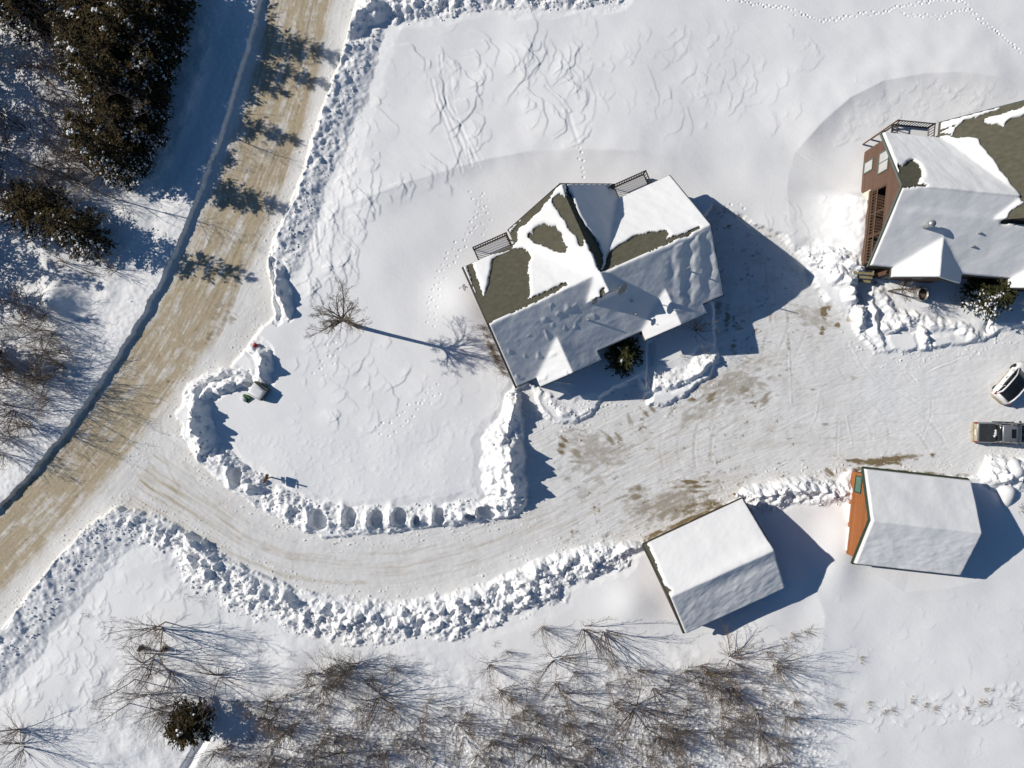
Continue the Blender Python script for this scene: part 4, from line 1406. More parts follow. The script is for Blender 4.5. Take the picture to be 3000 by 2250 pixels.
def garage(Gg, name, label, wallmat, trim, bare, thick, seed, over=.22):
    t = thing(name, label, 'garage', (Gg.ox, Gg.oy, 0), Gg.th)
    rf = MB()
    for s in (1, -1):
        q = [(0, 0, Gg.R), (Gg.L, 0, Gg.R), (Gg.L, s * Gg.half, Gg.E), (0, s * Gg.half, Gg.E)]
        rf.slab(q if s < 0 else q[::-1], .16)
    rf.build('roof', 'shingle', t)
    for u in (-.03, Gg.L + .03):
        for s in (1, -1):
            tb = MB()
            tb.bar((u, 0, Gg.R - .1), (u, s * Gg.half, Gg.E - .1), .1)
            tb.build('trim_board', trim, t)
    for s in (1, -1):
        tb = MB()
        tb.bar((0, s * (Gg.half + .03), Gg.E - .1), (Gg.L, s * (Gg.half + .03), Gg.E - .1), .07)
        tb.build('trim_board', trim, t)
    wl = MB()
    hw = Gg.half - .55
    for u in (over, Gg.L - over):
        gable_wall(wl, 'u', u, 0, hw, -.6, Gg.R, Gg.sl, .18)
    wt = Gg.R - .18 - Gg.sl * hw
    for n in (hw, -hw):
        wl.poly([(over, n, -.6), (Gg.L - over, n, -.6), (Gg.L - over, n, wt), (over, n, wt)])
    wl.build('wall', wallmat, t)
    # big doors to the drive
    for a in (.9, 5.0):
        d = MB()
        d.box(a, hw + .004, -.2, a + 3.4, hw + .05, 2.0)
        for k in range(4):
            d.box(a + .06, hw + .05, .05 + k * .48, a + 3.34, hw + .065, .45 + k * .48)
        d.build('garage_door', wallmat if wallmat == 'brown_wood' else 'green_trim', t)
    snow_sheet('roof_snow', Gg.zr, 0, Gg.L, -Gg.half, Gg.half, thick, [Gg.px(b) for b in bare], t, seed=seed, relief=.018, smooth=9, inset=.01, rag=.05)
    return t


G1 = Garage(13.35, -18.05, math.radians(25.0), 9.65, 4.3, 4.75, 2.5)


def thg1(u, n):
    return .42 + .12 * sstep(4, 9, u) * (n < .6) - .06 * sstep(.4, 3.5, n) + .03 * fbm(u * .9 + n * .6, n * 2.0 - u * .5, 2) * (n < -.5) + .05 * fbm(u * .4, n * .4, 2) + .22 * sstep(1.5, 5, u) * np.exp(-((n - .25) / .55) ** 2) * sstep(-.55 - .03 * u, -.25 - .03 * u, n) - .10 * sstep(1, 5, u) * np.exp(-((n + 1.1) / .5) ** 2)


g1 = garage(G1, 'garage', 'lower garage under thick snow at the end of the curved drive, dark-edged gable', 'brown_wood', 'fascia', [[(1884, 1578), (1897, 1582), (1925, 1660), (1945, 1716), (1966, 1730), (1955, 1740), (1940, 1716)]], thg1, 5, .05)
G2 = Garage(30.5, -11.6, math.radians(-6.3), 9.4, 4.25, 4.6, 2.4)
g2 = garage(G2, 'garage', 'garage with orange board gable and green window under a smooth snow roof', 'orange_siding', 'green_trim', [], lambda u, n: .42 + .08 * fbm(u * .35, n * .35, 2) - .05 * sstep(2, 4, n) + .035 * fbm(u * 1.1 + n * .6, n * 2.2, 2) * (n < -1), 9, .04)
window(g2, 'u', .04, 2.0, 3.35, 1.35, 2.45, -1, 'green_trim', 'green_window', 0)
for a, b, z1 in ((-.9, .75, .55), (-3.4, -1.3, .8)):
    d = MB()
    d.box(.04 - .06, a, -.2, .04 - .005, b, z1 + .35)
    d.build('door', 'white_paint', g2, label='pale door showing above the drifted snow')
# ------------------------------------------------------------------ vehicles
M['truck_paint'] = noise_mat('silver_grey_paint', (0.20, 0.21, 0.22), (0.26, 0.27, 0.28), 1.2, 3, 0.35, spec=0.5, metal=.3)
M['white_car'] = noise_mat('white_car_paint', (0.72, 0.72, 0.71), (0.80, 0.80, 0.80), 1.0, 3, 0.3, spec=0.5)
M['mud'] = noise_mat('road_salt_mud', (0.33, 0.27, 0.18), (0.55, 0.49, 0.38), 3.0, 5, 0.8)
M['dark_glass'] = noise_mat('dark_car_glass', (0.008, 0.009, 0.011), (0.02, 0.022, 0.026), 1, 2, 0.08, spec=0.6)
M['tonneau'] = noise_mat('black_tonneau_vinyl', (0.035, 0.037, 0.04), (0.06, 0.062, 0.066), 3, 4, 0.6)
M['red_lamp'] = noise_mat('red_lamp', (0.25, 0.01, 0.01), (0.35, 0.02, 0.02), 5, 2, 0.3)
M['rim'] = noise_mat('dirty_rim', (0.22, 0.20, 0.17), (0.36, 0.32, 0.26), 5, 4, 0.6)


def sect(x, wb, wt, z0, z1, r=.12, n=4):
    """rounded body cross-section at x: bottom half-width, top half-width"""
    pts = []
    for s in (1, -1):
        seq = [(wb - .06, z0), (wb, z0 + .08), (wb, (z0 + z1) * .5), (wt, z1 - r), (wt - r * .35, z1 - r * .3), (wt - r, z1)]
        if s < 0:
            seq = seq[::-1]
        pts += [(x, s * a, b) for a, b in seq]
    return pts


def wheel(t, x, y, r, wdt, side):
    tb = MB()
    rings = []
    for q, yy in ((.62, 0), (.94, 0), (1, .04), (1, wdt - .04), (.94, wdt), (.62, wdt)):
        rings.append([(x + r * q * math.cos(k * .3142), y - side * wdt + side * yy, r + r * q * math.sin(k * .3142)) for k in range(20)])
    tb.loft(rings)
    w = tb.build('wheel', 'black', t, True)
    rm = MB()
    rm.loft([[(x + r * q * math.cos(k * .3142), y - side * .03 + side * o, r + r * q * math.sin(k * .3142)) for k in range(20)] for q, o in ((.64, -.06), (.64, .0), (.55, .012), (.2, .0), (.12, .03), (.02, .03))])
    rm.build('rim', 'rim', w, True)


def bevel_obj(o, wdt=.03, seg=2):
    m = o.modifiers.new('bevel', 'BEVEL')
    m.width = wdt
    m.segments = seg
    m.limit_method = 'ANGLE'
    return o


# pickup, tail towards the picture centre; local x forward
tx, ty = W(2848, 1266, .8)
t = thing('pickup_truck', 'grey pickup truck with black bed cover and sunroof parked at the right edge', 'pickup truck', (tx + .1, ty, 0.02), math.radians(-1.5))
b = MB()
b.loft([sect(0.12, .84, .82, .5, 1.12), sect(.2, .93, .88, .45, 1.2), sect(2.0, .94, .9, .42, 1.2), sect(3.6, .94, .9, .42, 1.18), sect(4.3, .94, .86, .42, 1.16), sect(5.1, .92, .78, .45, 1.08), sect(5.4, .85, .7, .5, .9)])
b.build('body', 'truck_paint', t, True)
c = MB()
c.loft([sect(1.78, .82, .70, 1.14, 1.70, .08), sect(1.98, .86, .74, 1.14, 1.80, .1), sect(3.1, .86, .74, 1.14, 1.84, .1), sect(3.55, .86, .70, 1.14, 1.78, .1), sect(4.25, .84, .66, 1.1, 1.22, .04)])
c.build('cab_glass', 'dark_glass', t, True)
r = MB()
r.loft([[(1.95, -.68, 1.83), (1.95, .68, 1.83), (1.95, .62, 1.87), (1.95, -.62, 1.87)], [(2.1, -.72, 1.845), (2.1, .72, 1.845), (2.1, .66, 1.895), (2.1, -.66, 1.895)], [(3.1, -.72, 1.86), (3.1, .72, 1.86), (3.1, .66, 1.91), (3.1, -.66, 1.91)], [(3.5, -.66, 1.81), (3.5, .66, 1.81), (3.5, .6, 1.85), (3.5, -.6, 1.85)]])
for s in (1, -1):
    r.bar((3.5, s * .69, 1.80), (4.28, s * .80, 1.18), .05)
    r.bar((1.95, s * .70, 1.80), (1.72, s * .80, 1.18), .06)
    r.bar((2.85, s * .735, 1.83), (2.85, s * .86, 1.16), .05)
    r.bar((1.95, s * .70, 1.84), (3.5, s * .70, 1.82), .045)
r.build('cab_roof', 'truck_paint', t, True)
s_ = MB()
s_.box(2.72, -.4, 1.902, 3.12, .4, 1.915)
s_.build('sunroof', 'dark_glass', t)
q = MB()
for k in range(3):
    q.box(.3 + k * .48, -.78, 1.2, .3 + k * .48 + .465, .78, 1.235)
q.box(.27, -.8, 1.18, 1.76, .8, 1.205)
q.build('bed_cover', 'tonneau', t)
q = MB()
q.box(1.68, -.25, 1.236, 1.83, .3, 1.30)
q.blob((1.62, -.28, 1.25), .11, .5, 2, 2)
q.blob((1.7, .2, 1.27), .1, .5, 4, 2)
q.blob((1.72, -.05, 1.27), .12, .5, 5, 2)
q.build('snow_patch', 'snow', t, True)
q = MB()
q.box(-.02, -.9, .45, .16, .9, .72)
q.box(.1, -.8, .72, .16, .8, 1.14)
q.bar((-.22, 0, .5), (0, 0, .5), .045)
bevel_obj(q.build('rear_bumper', 'mud', t), .04)
for s in (1, -1):
    q = MB()
    q.box(.085, s * .84 - .07, .8, .14, s * .84 + .07, 1.12)
    q.build('tail_light', 'red_lamp', t)
    q = MB()
    q.loft([[(3.95 + dx, s * .92, 1.15 + dz_) for dx, dz_ in ((-.06, 0), (.06, 0), (.06, .17), (-.06, .17))], [(3.9 + dx, s * 1.14, 1.15 + dz_) for dx, dz_ in ((-.05, 0), (.05, 0), (.05, .17), (-.05, .17))]])
    bevel_obj(q.build('wing_mirror', 'tonneau', t), .02)
    q = MB()
    q.box(1.9, s * .97 - .05, .4, 3.9, s * .97 + .05, .46)
    q.build('running_board', 'tonneau', t)
    for x in (.95, 4.35):
        wheel(t, x, s * .9, .38, .25, s)

q = MB()
for s in (1, -1):
    q.bar((2.02, s * .945, .6), (2.02, s * .95, 1.12), .012)
    q.bar((3.0, s * .945, .6), (3.0, s * .95, 1.12), .012)
    q.bar((3.6, s * .945, .6), (3.6, s * .94, 1.1), .012)
    q.box(2.15, s * .95 - .02, .98, 2.36, s * .95 + .02, 1.02)
    q.box(2.75, s * .95 - .02, .98, 2.94, s * .95 + .02, 1.02)
q.bar((4.3, -.5, 1.2), (4.05, .1, 1.31), .018)
q.bar((4.3, .1, 1.2), (4.05, .6, 1.31), .018)
q.build('door_seam', 'black', t)
q = MB()
q.box(.085, -.26, .86, .10, .26, .99)
q.build('licence_plate', 'white_paint', t)

# white hatchback at an angle; local x forward, left side = +y
wx1, wy1 = W(2915, 1134, .3)
wx2, wy2 = W(2975, 1065, .3)
ang = math.atan2(wy2 - wy1, wx2 - wx1)
t = thing('hatchback_car', 'white hatchback with black glass roof and mud-splashed tail parked above the grey pickup', 'car', (0, 0, 0.02), ang)
fx, fy = math.cos(ang), math.sin(ang)
t.location = (wx1 - fx * .85 + fy * .84, wy1 - fy * .85 - fx * .84, .02)
b = MB()
b.loft([sect(.05, .66, .62, .38, .85, .1), sect(.18, .82, .76, .3, .98, .12), sect(.5, .88, .80, .25, 1.02, .12), sect(2.0, .9, .82, .22, .98, .12), sect(3.1, .89, .80, .25, .96, .12), sect(3.8, .84, .70, .3, .86, .14), sect(4.15, .68, .52, .36, .72, .12)])
b.build('body', 'white_car', t, True)
g = MB()
g.loft([sect(.3, .74, .62, .95, 1.05, .05), sect(.62, .79, .62, .95, 1.42, .1), sect(1.2, .82, .64, .94, 1.53, .12), sect(2.0, .82, .63, .94, 1.52, .12), sect(2.5, .8, .58, .92, 1.40, .12), sect(3.25, .74, .5, .88, .97, .05)])
g.build('window_glass', 'dark_glass', t, True)
p = MB()
for s in (1, -1):
    p.tube([(.26, s * .70, 1.0), (.58, s * .64, 1.38), (1.2, s * .66, 1.52), (2.0, s * .65, 1.51), (2.5, s * .61, 1.40), (3.3, s * .66, .98)], [.075, .075, .07, .065, .06, .06], 6)
    p.tube([(.40, s * .82, 1.0), (.8, s * .80, 1.06), (1.1, s * .77, 1.2), (1.12, s * .74, 1.3)], [.08, .06, .05, .04], 6)
p.tube([(.3, -.6, 1.03), (.27, 0, 1.04), (.3, .6, 1.03)], [.07, .08, .07], 6)
p.build('roof_rail', 'white_car', t, True)
m_ = MB()
m_.loft([sect(-.02, .60, .58, .32, .7, .08), sect(.1, .78, .74, .28, .76, .1), sect(.42, .885, .86, .24, .64, .08)])
m_.build('rear_bumper', 'mud', t, True)
m_ = MB()
m_.box(1.05, .885, .24, 2.75, .925, .44)
bevel_obj(m_.build('side_sill', 'mud', t), .02)
q = MB()
for s in (1, -1):
    for x in (1.15, 2.1, 2.95):
        q.bar((x, s * .885, .45), (x, s * .84, .95), .011)
    q.box(1.9, s * .88 - .02, .78, 2.06, s * .88 + .02, .82)
    q.box(2.75, s * .88 - .02, .78, 2.91, s * .88 + .02, .82)
q.bar((.30, -.35, 1.12), (.5, .2, 1.27), .015)
q.build('door_seam', 'black', t)
q = MB()
q.box(.02, -.26, .5, .05, .26, .62)
q.build('licence_plate', 'white_paint', t)
for s in (1, -1):
    q = MB()
    q.loft([[(2.75 + dx, s * .84, .98 + dz_) for dx, dz_ in ((-.05, 0), (.07, 0), (.07, .14), (-.05, .14))], [(2.72 + dx, s * 1.02, 1.0 + dz_) for dx, dz_ in ((-.04, 0), (.06, 0), (.06, .13), (-.04, .13))]])
    bevel_obj(q.build('wing_mirror', 'white_car', t), .02)
for s in (1, -1):
    q = MB()
    q.loft([sect(.12, .10, .08, .8, .98, .04), sect(.4, .10, .06, .85, 1.0, .04)])
    for i_, v_ in enumerate(q.v):
        q.v[i_] = (v_[0], v_[1] + s * .74, v_[2])
    q.build('tail_light', 'red_lamp', t, True)
    for x in (.85, 3.35):
        wheel(t, x, s * .88, .33, .22, s)

# ------------------------------------------------------------------ small things in the snow
M['hydrant_red'] = noise_mat('hydrant_red', (0.30, 0.02, 0.02), (0.45, 0.04, 0.03), 6, 3, 0.5)
M['box_green'] = noise_mat('utility_green', (0.05, 0.13, 0.035), (0.09, 0.20, 0.06), 4, 3, 0.5)
M['box_grey'] = noise_mat('utility_grey_green', (0.06, 0.06, 0.05), (0.12, 0.115, 0.09), 4, 3, 0.6)
M['rust_sign'] = noise_mat('weathered_sign_wood', (0.13, 0.065, 0.03), (0.22, 0.12, 0.06), 6, 4, 0.8)

x, y, z = G(750, 1012)
t = thing('fire_hydrant', 'red fire hydrant sunk in the snow beside a ploughed mound', 'hydrant', (x, y, z - .5), .3)
b = MB()
b.tube([(0, 0, 0), (0, 0, .55), (0, 0, .6), (0, 0, .75), (0, 0, .88), (0, 0, .93)], [.13, .13, .18, .17, .09, .03], 12)
b.build('barrel', 'hydrant_red', t, True)
b = MB()
for a in (0, 1.57, 3.14):
    b.tube([(0, 0, .68), (.24 * math.cos(a), .24 * math.sin(a), .68)], [.07, .08], 8)
b.build('outlet', 'hydrant_red', t)
b = MB()
b.tube([(0, 0, .9), (0, 0, 1.05)], [.05, .04], 6)
b.build('cap_nut', 'hydrant_red', t)

x, y, z = G(764, 1145)
t = thing('utility_cabinet', 'square grey-green utility cabinet capped with snow behind the heaped bank', 'utility box', (x, y, z - .25), math.radians(-32))
b = MB()
b.box(-.72, -.62, 0, .72, .62, 1.05)
bevel_obj(b.build('casing', 'box_grey', t), .03)
b = MB()
b.box(-.6, -.66, .15, -.02, -.624, .95)
b.box(.02, -.66, .15, .6, -.624, .95)
b.build('door', 'box_grey', t)
b = MB()
b.loft([[(a * q, c_ * q * .88, h) for a, c_ in ((-.7, -.64), (.62, -.68), (.68, .45), (-.66, .55))] for q, h in ((1, 1.052), (.99, 1.18), (.9, 1.27), (.5, 1.30))])
b.build('snow_cap', 'snow', t, True)

x, y, z = G(722, 1168)
t = thing('utility_pedestal', 'small bright green utility box with snow on its sloped lid', 'utility box', (x, y, z - .55), math.radians(-28))
b = MB()
b.loft([[(-.36, -.3, 0), (.36, -.3, 0), (.36, .3, 0), (-.36, .3, 0)], [(-.36, -.3, .6), (.36, -.3, .6), (.36, .3, .85), (-.36, .3, .85)]])
bevel_obj(b.build('casing', 'box_green', t), .03)
b = MB()
b.loft([[(-.38 * q - .05, -.32 * q, .63 + h), (.1, -.32 * q, .63 + h), (.1, .1, .78 + h), (-.38 * q - .05, .1, .78 + h)] for q, h in ((1, .01), (.95, .1), (.7, .16))])
b.build('snow_cap', 'snow', t, True)

x, y, z = G(795, 1398)
t = thing('sign_post', 'weathered brown wooden sign on a post leaning out of the ploughed bank', 'sign', (x, y, z - .3), math.radians(75))
b = MB()
b.bar((0, 0, 0), (0, .02, 2.4), .075, .07)
b.bar((-.35, .05, 2.0), (.35, .05, 1.85), .045)
b.build('post', 'rust_sign', t)
b = MB()
b.box(-.42, .08, 1.25, .42, .13, 1.85)
b.box(-.3, .08, .95, .3, .125, 1.18)
bevel_obj(b.build('sign_board', 'rust_sign', t), .01)


def ring_pipe(name, label, cat, px, py, r, h, tilt, rz, fill, wallmat='metal', fillmat='rust_leaf', dzz=0.0, ribs=4):
    x, y, z = G(px, py)
    t = thing(name, label, cat, (x, y, z + dzz), rz)
    t.rotation_euler = (tilt, 0, rz)
    b = MB()
    prof = [(r, 0)]
    for k in range(ribs * 2 + 1):
        prof.append((r + (.03 if k % 2 else 0), h * k / (ribs * 2)))
    prof += [(r - .07, h), (r - .07, fill)]
    b.loft([[(q * math.cos(a * .2618), q * math.sin(a * .2618), zz) for a in range(24)] for q, zz in prof], caps=False)
    b.build('pipe_wall', wallmat, t, True)
    b = MB()
    b.loft([[((r - .06) * q * math.cos(a * .2618), (r - .06) * q * math.sin(a * .2618), fill + hh) for a in range(24)] for q, hh in ((1, 0), (.6, .06), (.1, .1))])
    b.build('filling', fillmat, t, True)
    return t


ring_pipe('metal_well_ring', 'round grey corrugated metal ring half full of tan leaves by the right house', 'well ring', 2693, 862, .62, .75, .18, 1.2, .25, dzz=-.15)
t = ring_pipe('culvert_pipe', 'dark round culvert end with snow heaped in its mouth beside the small pine', 'culvert', 612, 2146, .46, .9, .35, .9, .72, 'fascia', 'snow', dzz=-.35)
x, y, z = G(2150, 1447)
t = thing('marker_post', 'snow-capped stub of a marker post above the lower garage', 'post', (x, y, z - .1), 0)
b = MB()
b.bar((0, 0, 0), (0, 0, 1.05), .11, .1)
b.build('post', 'rust_sign', t)
b = MB()
b.blob((0, 0, 1.12), .2, .6, 3, 2)
b.build('snow_cap', 'snow', t, True)


# big snow-covered boulders at the right edge
for (px, py, r, lab) in ((2976, 1377, .95, 'rounded snow-covered boulder on the heap just below the pickup'), (2948, 1448, 1.05, 'smooth white boulder at the upper corner of the orange garage shadow')):
    x, y, z = G(px, py)
    b = MB()
    b.blob((0, 0, 0), r, .75, int(px), 2)
    o = b.build('snow_boulder', 'snow', None, True)
    o.location = (x, y, z - .1)
    m_ = o.modifiers.new('sub', 'SUBSURF')
    m_.levels = m_.render_levels = 1
    tag(o, lab, 'boulder')
# ------------------------------------------------------------------ bare trees and shrubs
def rvec(rr, s):
    return Vector((rr.gauss(0, s), rr.gauss(0, s), rr.gauss(0, s)))


def grow(rr, trunk, twigs, p, d, L, r, depth, maxd, nseg, kids, spread, up, curl, first=.25, rmin=.009, shrink=.62, main=True):
    pts, rad = [Vector(p)], [r]
    d = Vector(d).normalized()
    q = Vector(p)
    for k in range(nseg):
        d = (d + rvec(rr, curl) + Vector((0, 0, up))).normalized()
        q = q + d * (L / nseg)
        pts.append(q.copy())
        rad.append(max(rmin * .75, r * (1 - .8 * (k + 1) / nseg)))
    if main or depth > 0:
        (trunk if main else twigs).tube(pts, rad, 6 if r > .05 else (4 if r > .022 else 3))
    if depth >= maxd:
        return
    n = kids[min(depth, len(kids) - 1)]
    for k in range(n):
        f = first + (1 - first) * (k + rr.random()) / n
        f = min(f, .98)
        i = min(int(f * nseg), nseg - 1)
        a = pts[i].lerp(pts[i + 1], f * nseg - i)
        ax = (pts[i + 1] - pts[i]).normalized()
        o = ax.orthogonal().normalized()
        o.rotate(Matrix.Rotation(rr.uniform(0, 6.283), 3, ax))
        sp = spread * rr.uniform(.65, 1.3)
        nd_ = ax * math.cos(sp) + o * math.sin(sp)
        l2 = L * shrink * rr.uniform(.6, 1.15) * (1.15 - .55 * f)
        rr2 = max(rmin, rad[i] * .58)
        grow(rr, trunk, twigs, a, nd_, l2, rr2, depth + 1, maxd, max(3, nseg - 2), kids, spread, up, curl * 1.15, .2, rmin, shrink, False)


def make_sapling(seed, h=6.5, stems=1, lean=.06, kids=(13, 6, 3), spread=.75):
    rr = random.Random(seed)
    tr, tw = MB(), MB()
    for s in range(stems):
        a = rr.uniform(0, 6.28)
        l = lean if stems == 1 else rr.uniform(.2, 1.0)
        d = Vector((math.cos(a) * l, math.sin(a) * l, 1))
        p = (rr.gauss(0, .08) * (stems > 1), rr.gauss(0, .08) * (stems > 1), -.2)
        hh = h * rr.uniform(.7, 1.05)
        grow(rr, tr, tw, p, d, hh, .055 * (hh / 6.5) ** .8, 0, 3, 9, kids, spread, .05 if stems == 1 else .008, .06, .22 if stems == 1 else .08, .0075, .42)
    return tr, tw


def make_shrub(seed, h=2.4, stems=12, out=.55, kids=(5, 2), maxd=2):
    rr = random.Random(seed)
    tr, tw = MB(), MB()
    for s in range(stems):
        a = 6.28 * (s + rr.random()) / stems
        l = rr.uniform(.15, 1) * out
        d = Vector((math.cos(a) * l, math.sin(a) * l, 1 - l * .35))
        grow(rr, tr, tw, (rr.gauss(0, .09), rr.gauss(0, .09), -.15), d, h * rr.uniform(.65, 1.1), .024, 0, maxd, 6, kids, .5, .02, .09, .2, .008, .5)
    return tr, tw


def make_maple(seed):
    rr = random.Random(seed)
    tr, tw = MB(), MB()
    tr.tube([(0, 0, -.3), (0, 0, .3), (-.02, .02, 2.0), (-.12, .12, 4.2), (-.3, .24, 6.1)], [.24, .19, .165, .145, .11], 9)
    n = 12
    for k in range(n):
        a = 6.28 * (k + rr.random() * .6) / n
        l = rr.uniform(.5, 1.7)
        f = rr.uniform(.35, 1)
        z0 = 4.2 + 1.9 * f
        grow(rr, tr, tw, (-.12 - .18 * f, .12 + .12 * f, z0), Vector((math.cos(a) * l - .1, math.sin(a) * l + .1, 1)), rr.uniform(2.2, 3.1), .07, 0, 3, 7, (9, 7, 4), .66, .03, .09, .18, .0095, .52, True)
    return tr, tw


PROTO = {}


def reg(key, pair, m1, m2):
    if key[0] in ('shrub', 'low'):      # small brush: one mesh
        a, b = pair
        n = len(a.v)
        a.v += b.v
        a.f += [tuple(n + q for q in f) for f in b.f]
        PROTO[key] = (a.mesh('shrub', m2), None)
    else:
        PROTO[key] = (pair[0].mesh('trunk', m1, True), pair[1].mesh('branches', m2))


for k in range(5):
    reg(('sap', k), make_sapling(100 + k, 6.6), 'bark', 'twig')
for k in range(5):
    reg(('multi', k), make_sapling(200 + k, 5.0, 6 + 2 * (k % 3), kids=(9, 4, 2), spread=.5), 'bark', 'twig')
for k in range(4):
    reg(('red', k), make_sapling(300 + k, 4.3, 7, kids=(9, 4, 2), spread=.5), 'twig', 'red_twig')
for k in range(5):
    reg(('shrub', k), make_shrub(400 + k, 2.5, 13), 'twig', 'twig')
for k in range(3):
    reg(('low', k), make_shrub(500 + k, 1.3, 11, 1.1, (3, 2)), 'twig', 'red_twig')
reg(('maple', 0), make_maple(41), 'bark', 'twig')
reg(('birch', 0), make_sapling(77, 9.0, 2, kids=(8, 5, 3), spread=.6), 'birch', 'twig')


def plant(key, px, py, label, cat='tree', name='bare_tree', group=None, scale=1.0, rz=None, stem='trunk', tilt=None, sink=.1):
    x, y, z = G(px, py)
    if PROTO[key][1] is None:
        t = bpy.data.objects.new(name, PROTO[key][0])
        COL.objects.link(t)
        t.location = (x, y, z - sink)
        t.rotation_euler = (0, 0, random.uniform(0, 6.28))
        t.scale = (scale, scale, scale)
        return tag(t, label, cat, group)
    t = thing(name, label, cat, (x, y, z - sink), random.uniform(0, 6.28) if rz is None else rz, group, scale)
    if tilt:
        t.rotation_euler = (tilt[0], tilt[1], t.rotation_euler[2])
    a, b = PROTO[key]
    for nm, me in ((stem, a), ('branches', b)):
        o = bpy.data.objects.new(nm, me)
        COL.objects.link(o)
        o.parent = t
    return t


plant(('maple', 0), 1049, 957, 'lone bare tree with a round twiggy crown standing in the snowy yard', rz=0)
# bottom left birches with long thin shadows
plant(('sap', 0), 484, 1822, 'slender bare tree, upper of the two long thin trunks at lower left', scale=1.12, rz=1.0)
plant(('red', 0), 474, 1844, 'reddish bushy tree, lower of the two long thin trunks at lower left', scale=1.35, rz=2.0)
plant(('multi', 0), 452, 1918, 'many-stemmed bare tree fanning out left of the small pine', scale=1.2, rz=0.2)
plant(('multi', 1), 640, 1985, 'leaning bare clump just above the culvert', scale=.95, rz=1.2)
plant(('red', 1), 68, 2186, 'dense bare clump in the bottom left corner', scale=1.15)
plant(('multi', 2), 56, 2142, 'sparse bare clump above the dense one in the bottom left corner', scale=.9)
plant(('multi', 3), 1712, 1838, 'wide bare tree nearest the lower garage, top of the thicket', scale=1.05)
plant(('multi', 4), 1770, 1850, 'bare tree on the right flank of the thicket top', scale=.95)
plant(('shrub', 0), 1588, 1836, 'small starry shrub at the left of the thicket top', 'shrub', 'bare_shrub', stem='stems', scale=1.0)
plant(('multi', 0), 1628, 1935, 'bare tree with long lower limbs left of the thicket centre', scale=1.0)
plant(('shrub', 1), 1432, 1950, 'lone starburst shrub standing apart on clean snow', 'shrub', 'bare_shrub', stem='stems', scale=1.15)
plant(('shrub', 2), 1485, 1908, 'tiny starburst shrub just above the lone one', 'shrub', 'bare_shrub', stem='stems', scale=.6)
plant(('low', 0), 1450, 1885, 'dark little twig tuft on the open snow below the bank', 'shrub', 'bare_shrub', stem='stems', scale=.45)
plant(('multi', 1), 1868, 2075, 'big many-stemmed bare tree at the heart of the thicket', scale=1.3)
plant(('red', 2), 2060, 1975, 'rusty-brown bare clump right of the thicket heart', scale=1.25)
plant(('multi', 3), 2140, 1930, 'forked bare tree at the right edge of the thicket', scale=1.0)
plant(('multi', 4), 2270, 1950, 'outermost bare tree on the right of the thicket', scale=.85)
plant(('red', 3), 2110, 2010, 'low reddish clump in the right of the thicket', scale=1.1)
plant(('low', 1), 2375, 1848, 'rusty tuft at the top of the small ledge right of the thicket', 'shrub', 'bare_shrub', stem='stems', scale=.75)
plant(('low', 2), 2330, 1865, 'rusty low growth on the small ledge', 'shrub', 'bare_shrub', stem='stems', scale=.7)
plant(('low', 0), 2295, 1880, 'left end of the rusty growth on the small ledge', 'shrub', 'bare_shrub', stem='stems', scale=.7)
plant(('sap', 2), 2245, 2235, 'fallen-looking bare sapling at the bottom edge right of the thicket', scale=.8, tilt=(.9, .2))
# thicket
GRP = 'bare trees of the thicket along the bottom edge'
GRS = 'bare shrubs of the thicket along the bottom edge'
rt = random.Random(5)
TH = [(640, 2130), (720, 2060), (830, 2000), (960, 1945), (1130, 2060), (1330, 2060), (1480, 2010), (1600, 1960), (1800, 1940), (1950, 1980), (2100, 1900), (2250, 1905), (2330, 1990), (2330, 2090), (2300, 2260), (600, 2280)]
THa = [(540, 1960), (640, 2000), (690, 2090), (640, 2270), (300, 2270), (330, 2120)]


def scatter(poly, n, gap):
    pts = []
    xs_, ys_ = [p[0] for p in poly], [p[1] for p in poly]
    tr_ = 0
    while len(pts) < n and tr_ < 8000:
        tr_ += 1
        a, b = rt.uniform(min(xs_), max(xs_)), rt.uniform(min(ys_), max(ys_))
        if inside(poly, np.array([a]), np.array([b]))[0] and all((a - c) ** 2 + (b - d) ** 2 > gap * gap for c, d in pts):
            pts.append((a, b))
    return pts


for i, (a, b) in enumerate(scatter(TH, 92, 31)):
    k = rt.choice([('multi', rt.randrange(5)), ('sap', rt.randrange(5)), ('red', rt.randrange(4)), ('multi', rt.randrange(5))])
    plant(k, a, b, 'bare grey-brown tree standing in the dense thicket along the bottom edge', group=GRP, scale=rt.uniform(.5, .95))
for i, (a, b) in enumerate(scatter(TH, 150, 21)):
    k = rt.choice([('shrub', rt.randrange(5)), ('low', rt.randrange(3))])
    plant(k, a, b, 'twiggy bare shrub low in the dense thicket along the bottom edge', 'shrub', 'bare_shrub', GRS, rt.uniform(.6, 1.15), stem='stems')
for i, (a, b) in enumerate([(945, 2010), (985, 1950), (1040, 1948), (1090, 1990), (1010, 1975), (1150, 1960), (1110, 2040), (960, 1960)]):
    plant([('multi', i % 5), ('shrub', i % 5)][i % 2], a, b, 'bare growth in the patch of shrubs left of the clean snow slope', 'shrub', 'bare_shrub', 'bare patch left of the clean snow slope', rt.uniform(.8, 1.1), stem='stems')
for i, (a, b) in enumerate([(395, 1990), (440, 2040), (470, 2085), (380, 2060), (420, 1950), (500, 1965), (540, 2030), (520, 2060)]):
    plant(('multi', i % 5) if i % 3 else ('sap', i % 5), a, b, 'bare sapling in the loose stand left of the small pine', group='bare stand left of the small pine', scale=rt.uniform(.65, 1.0))
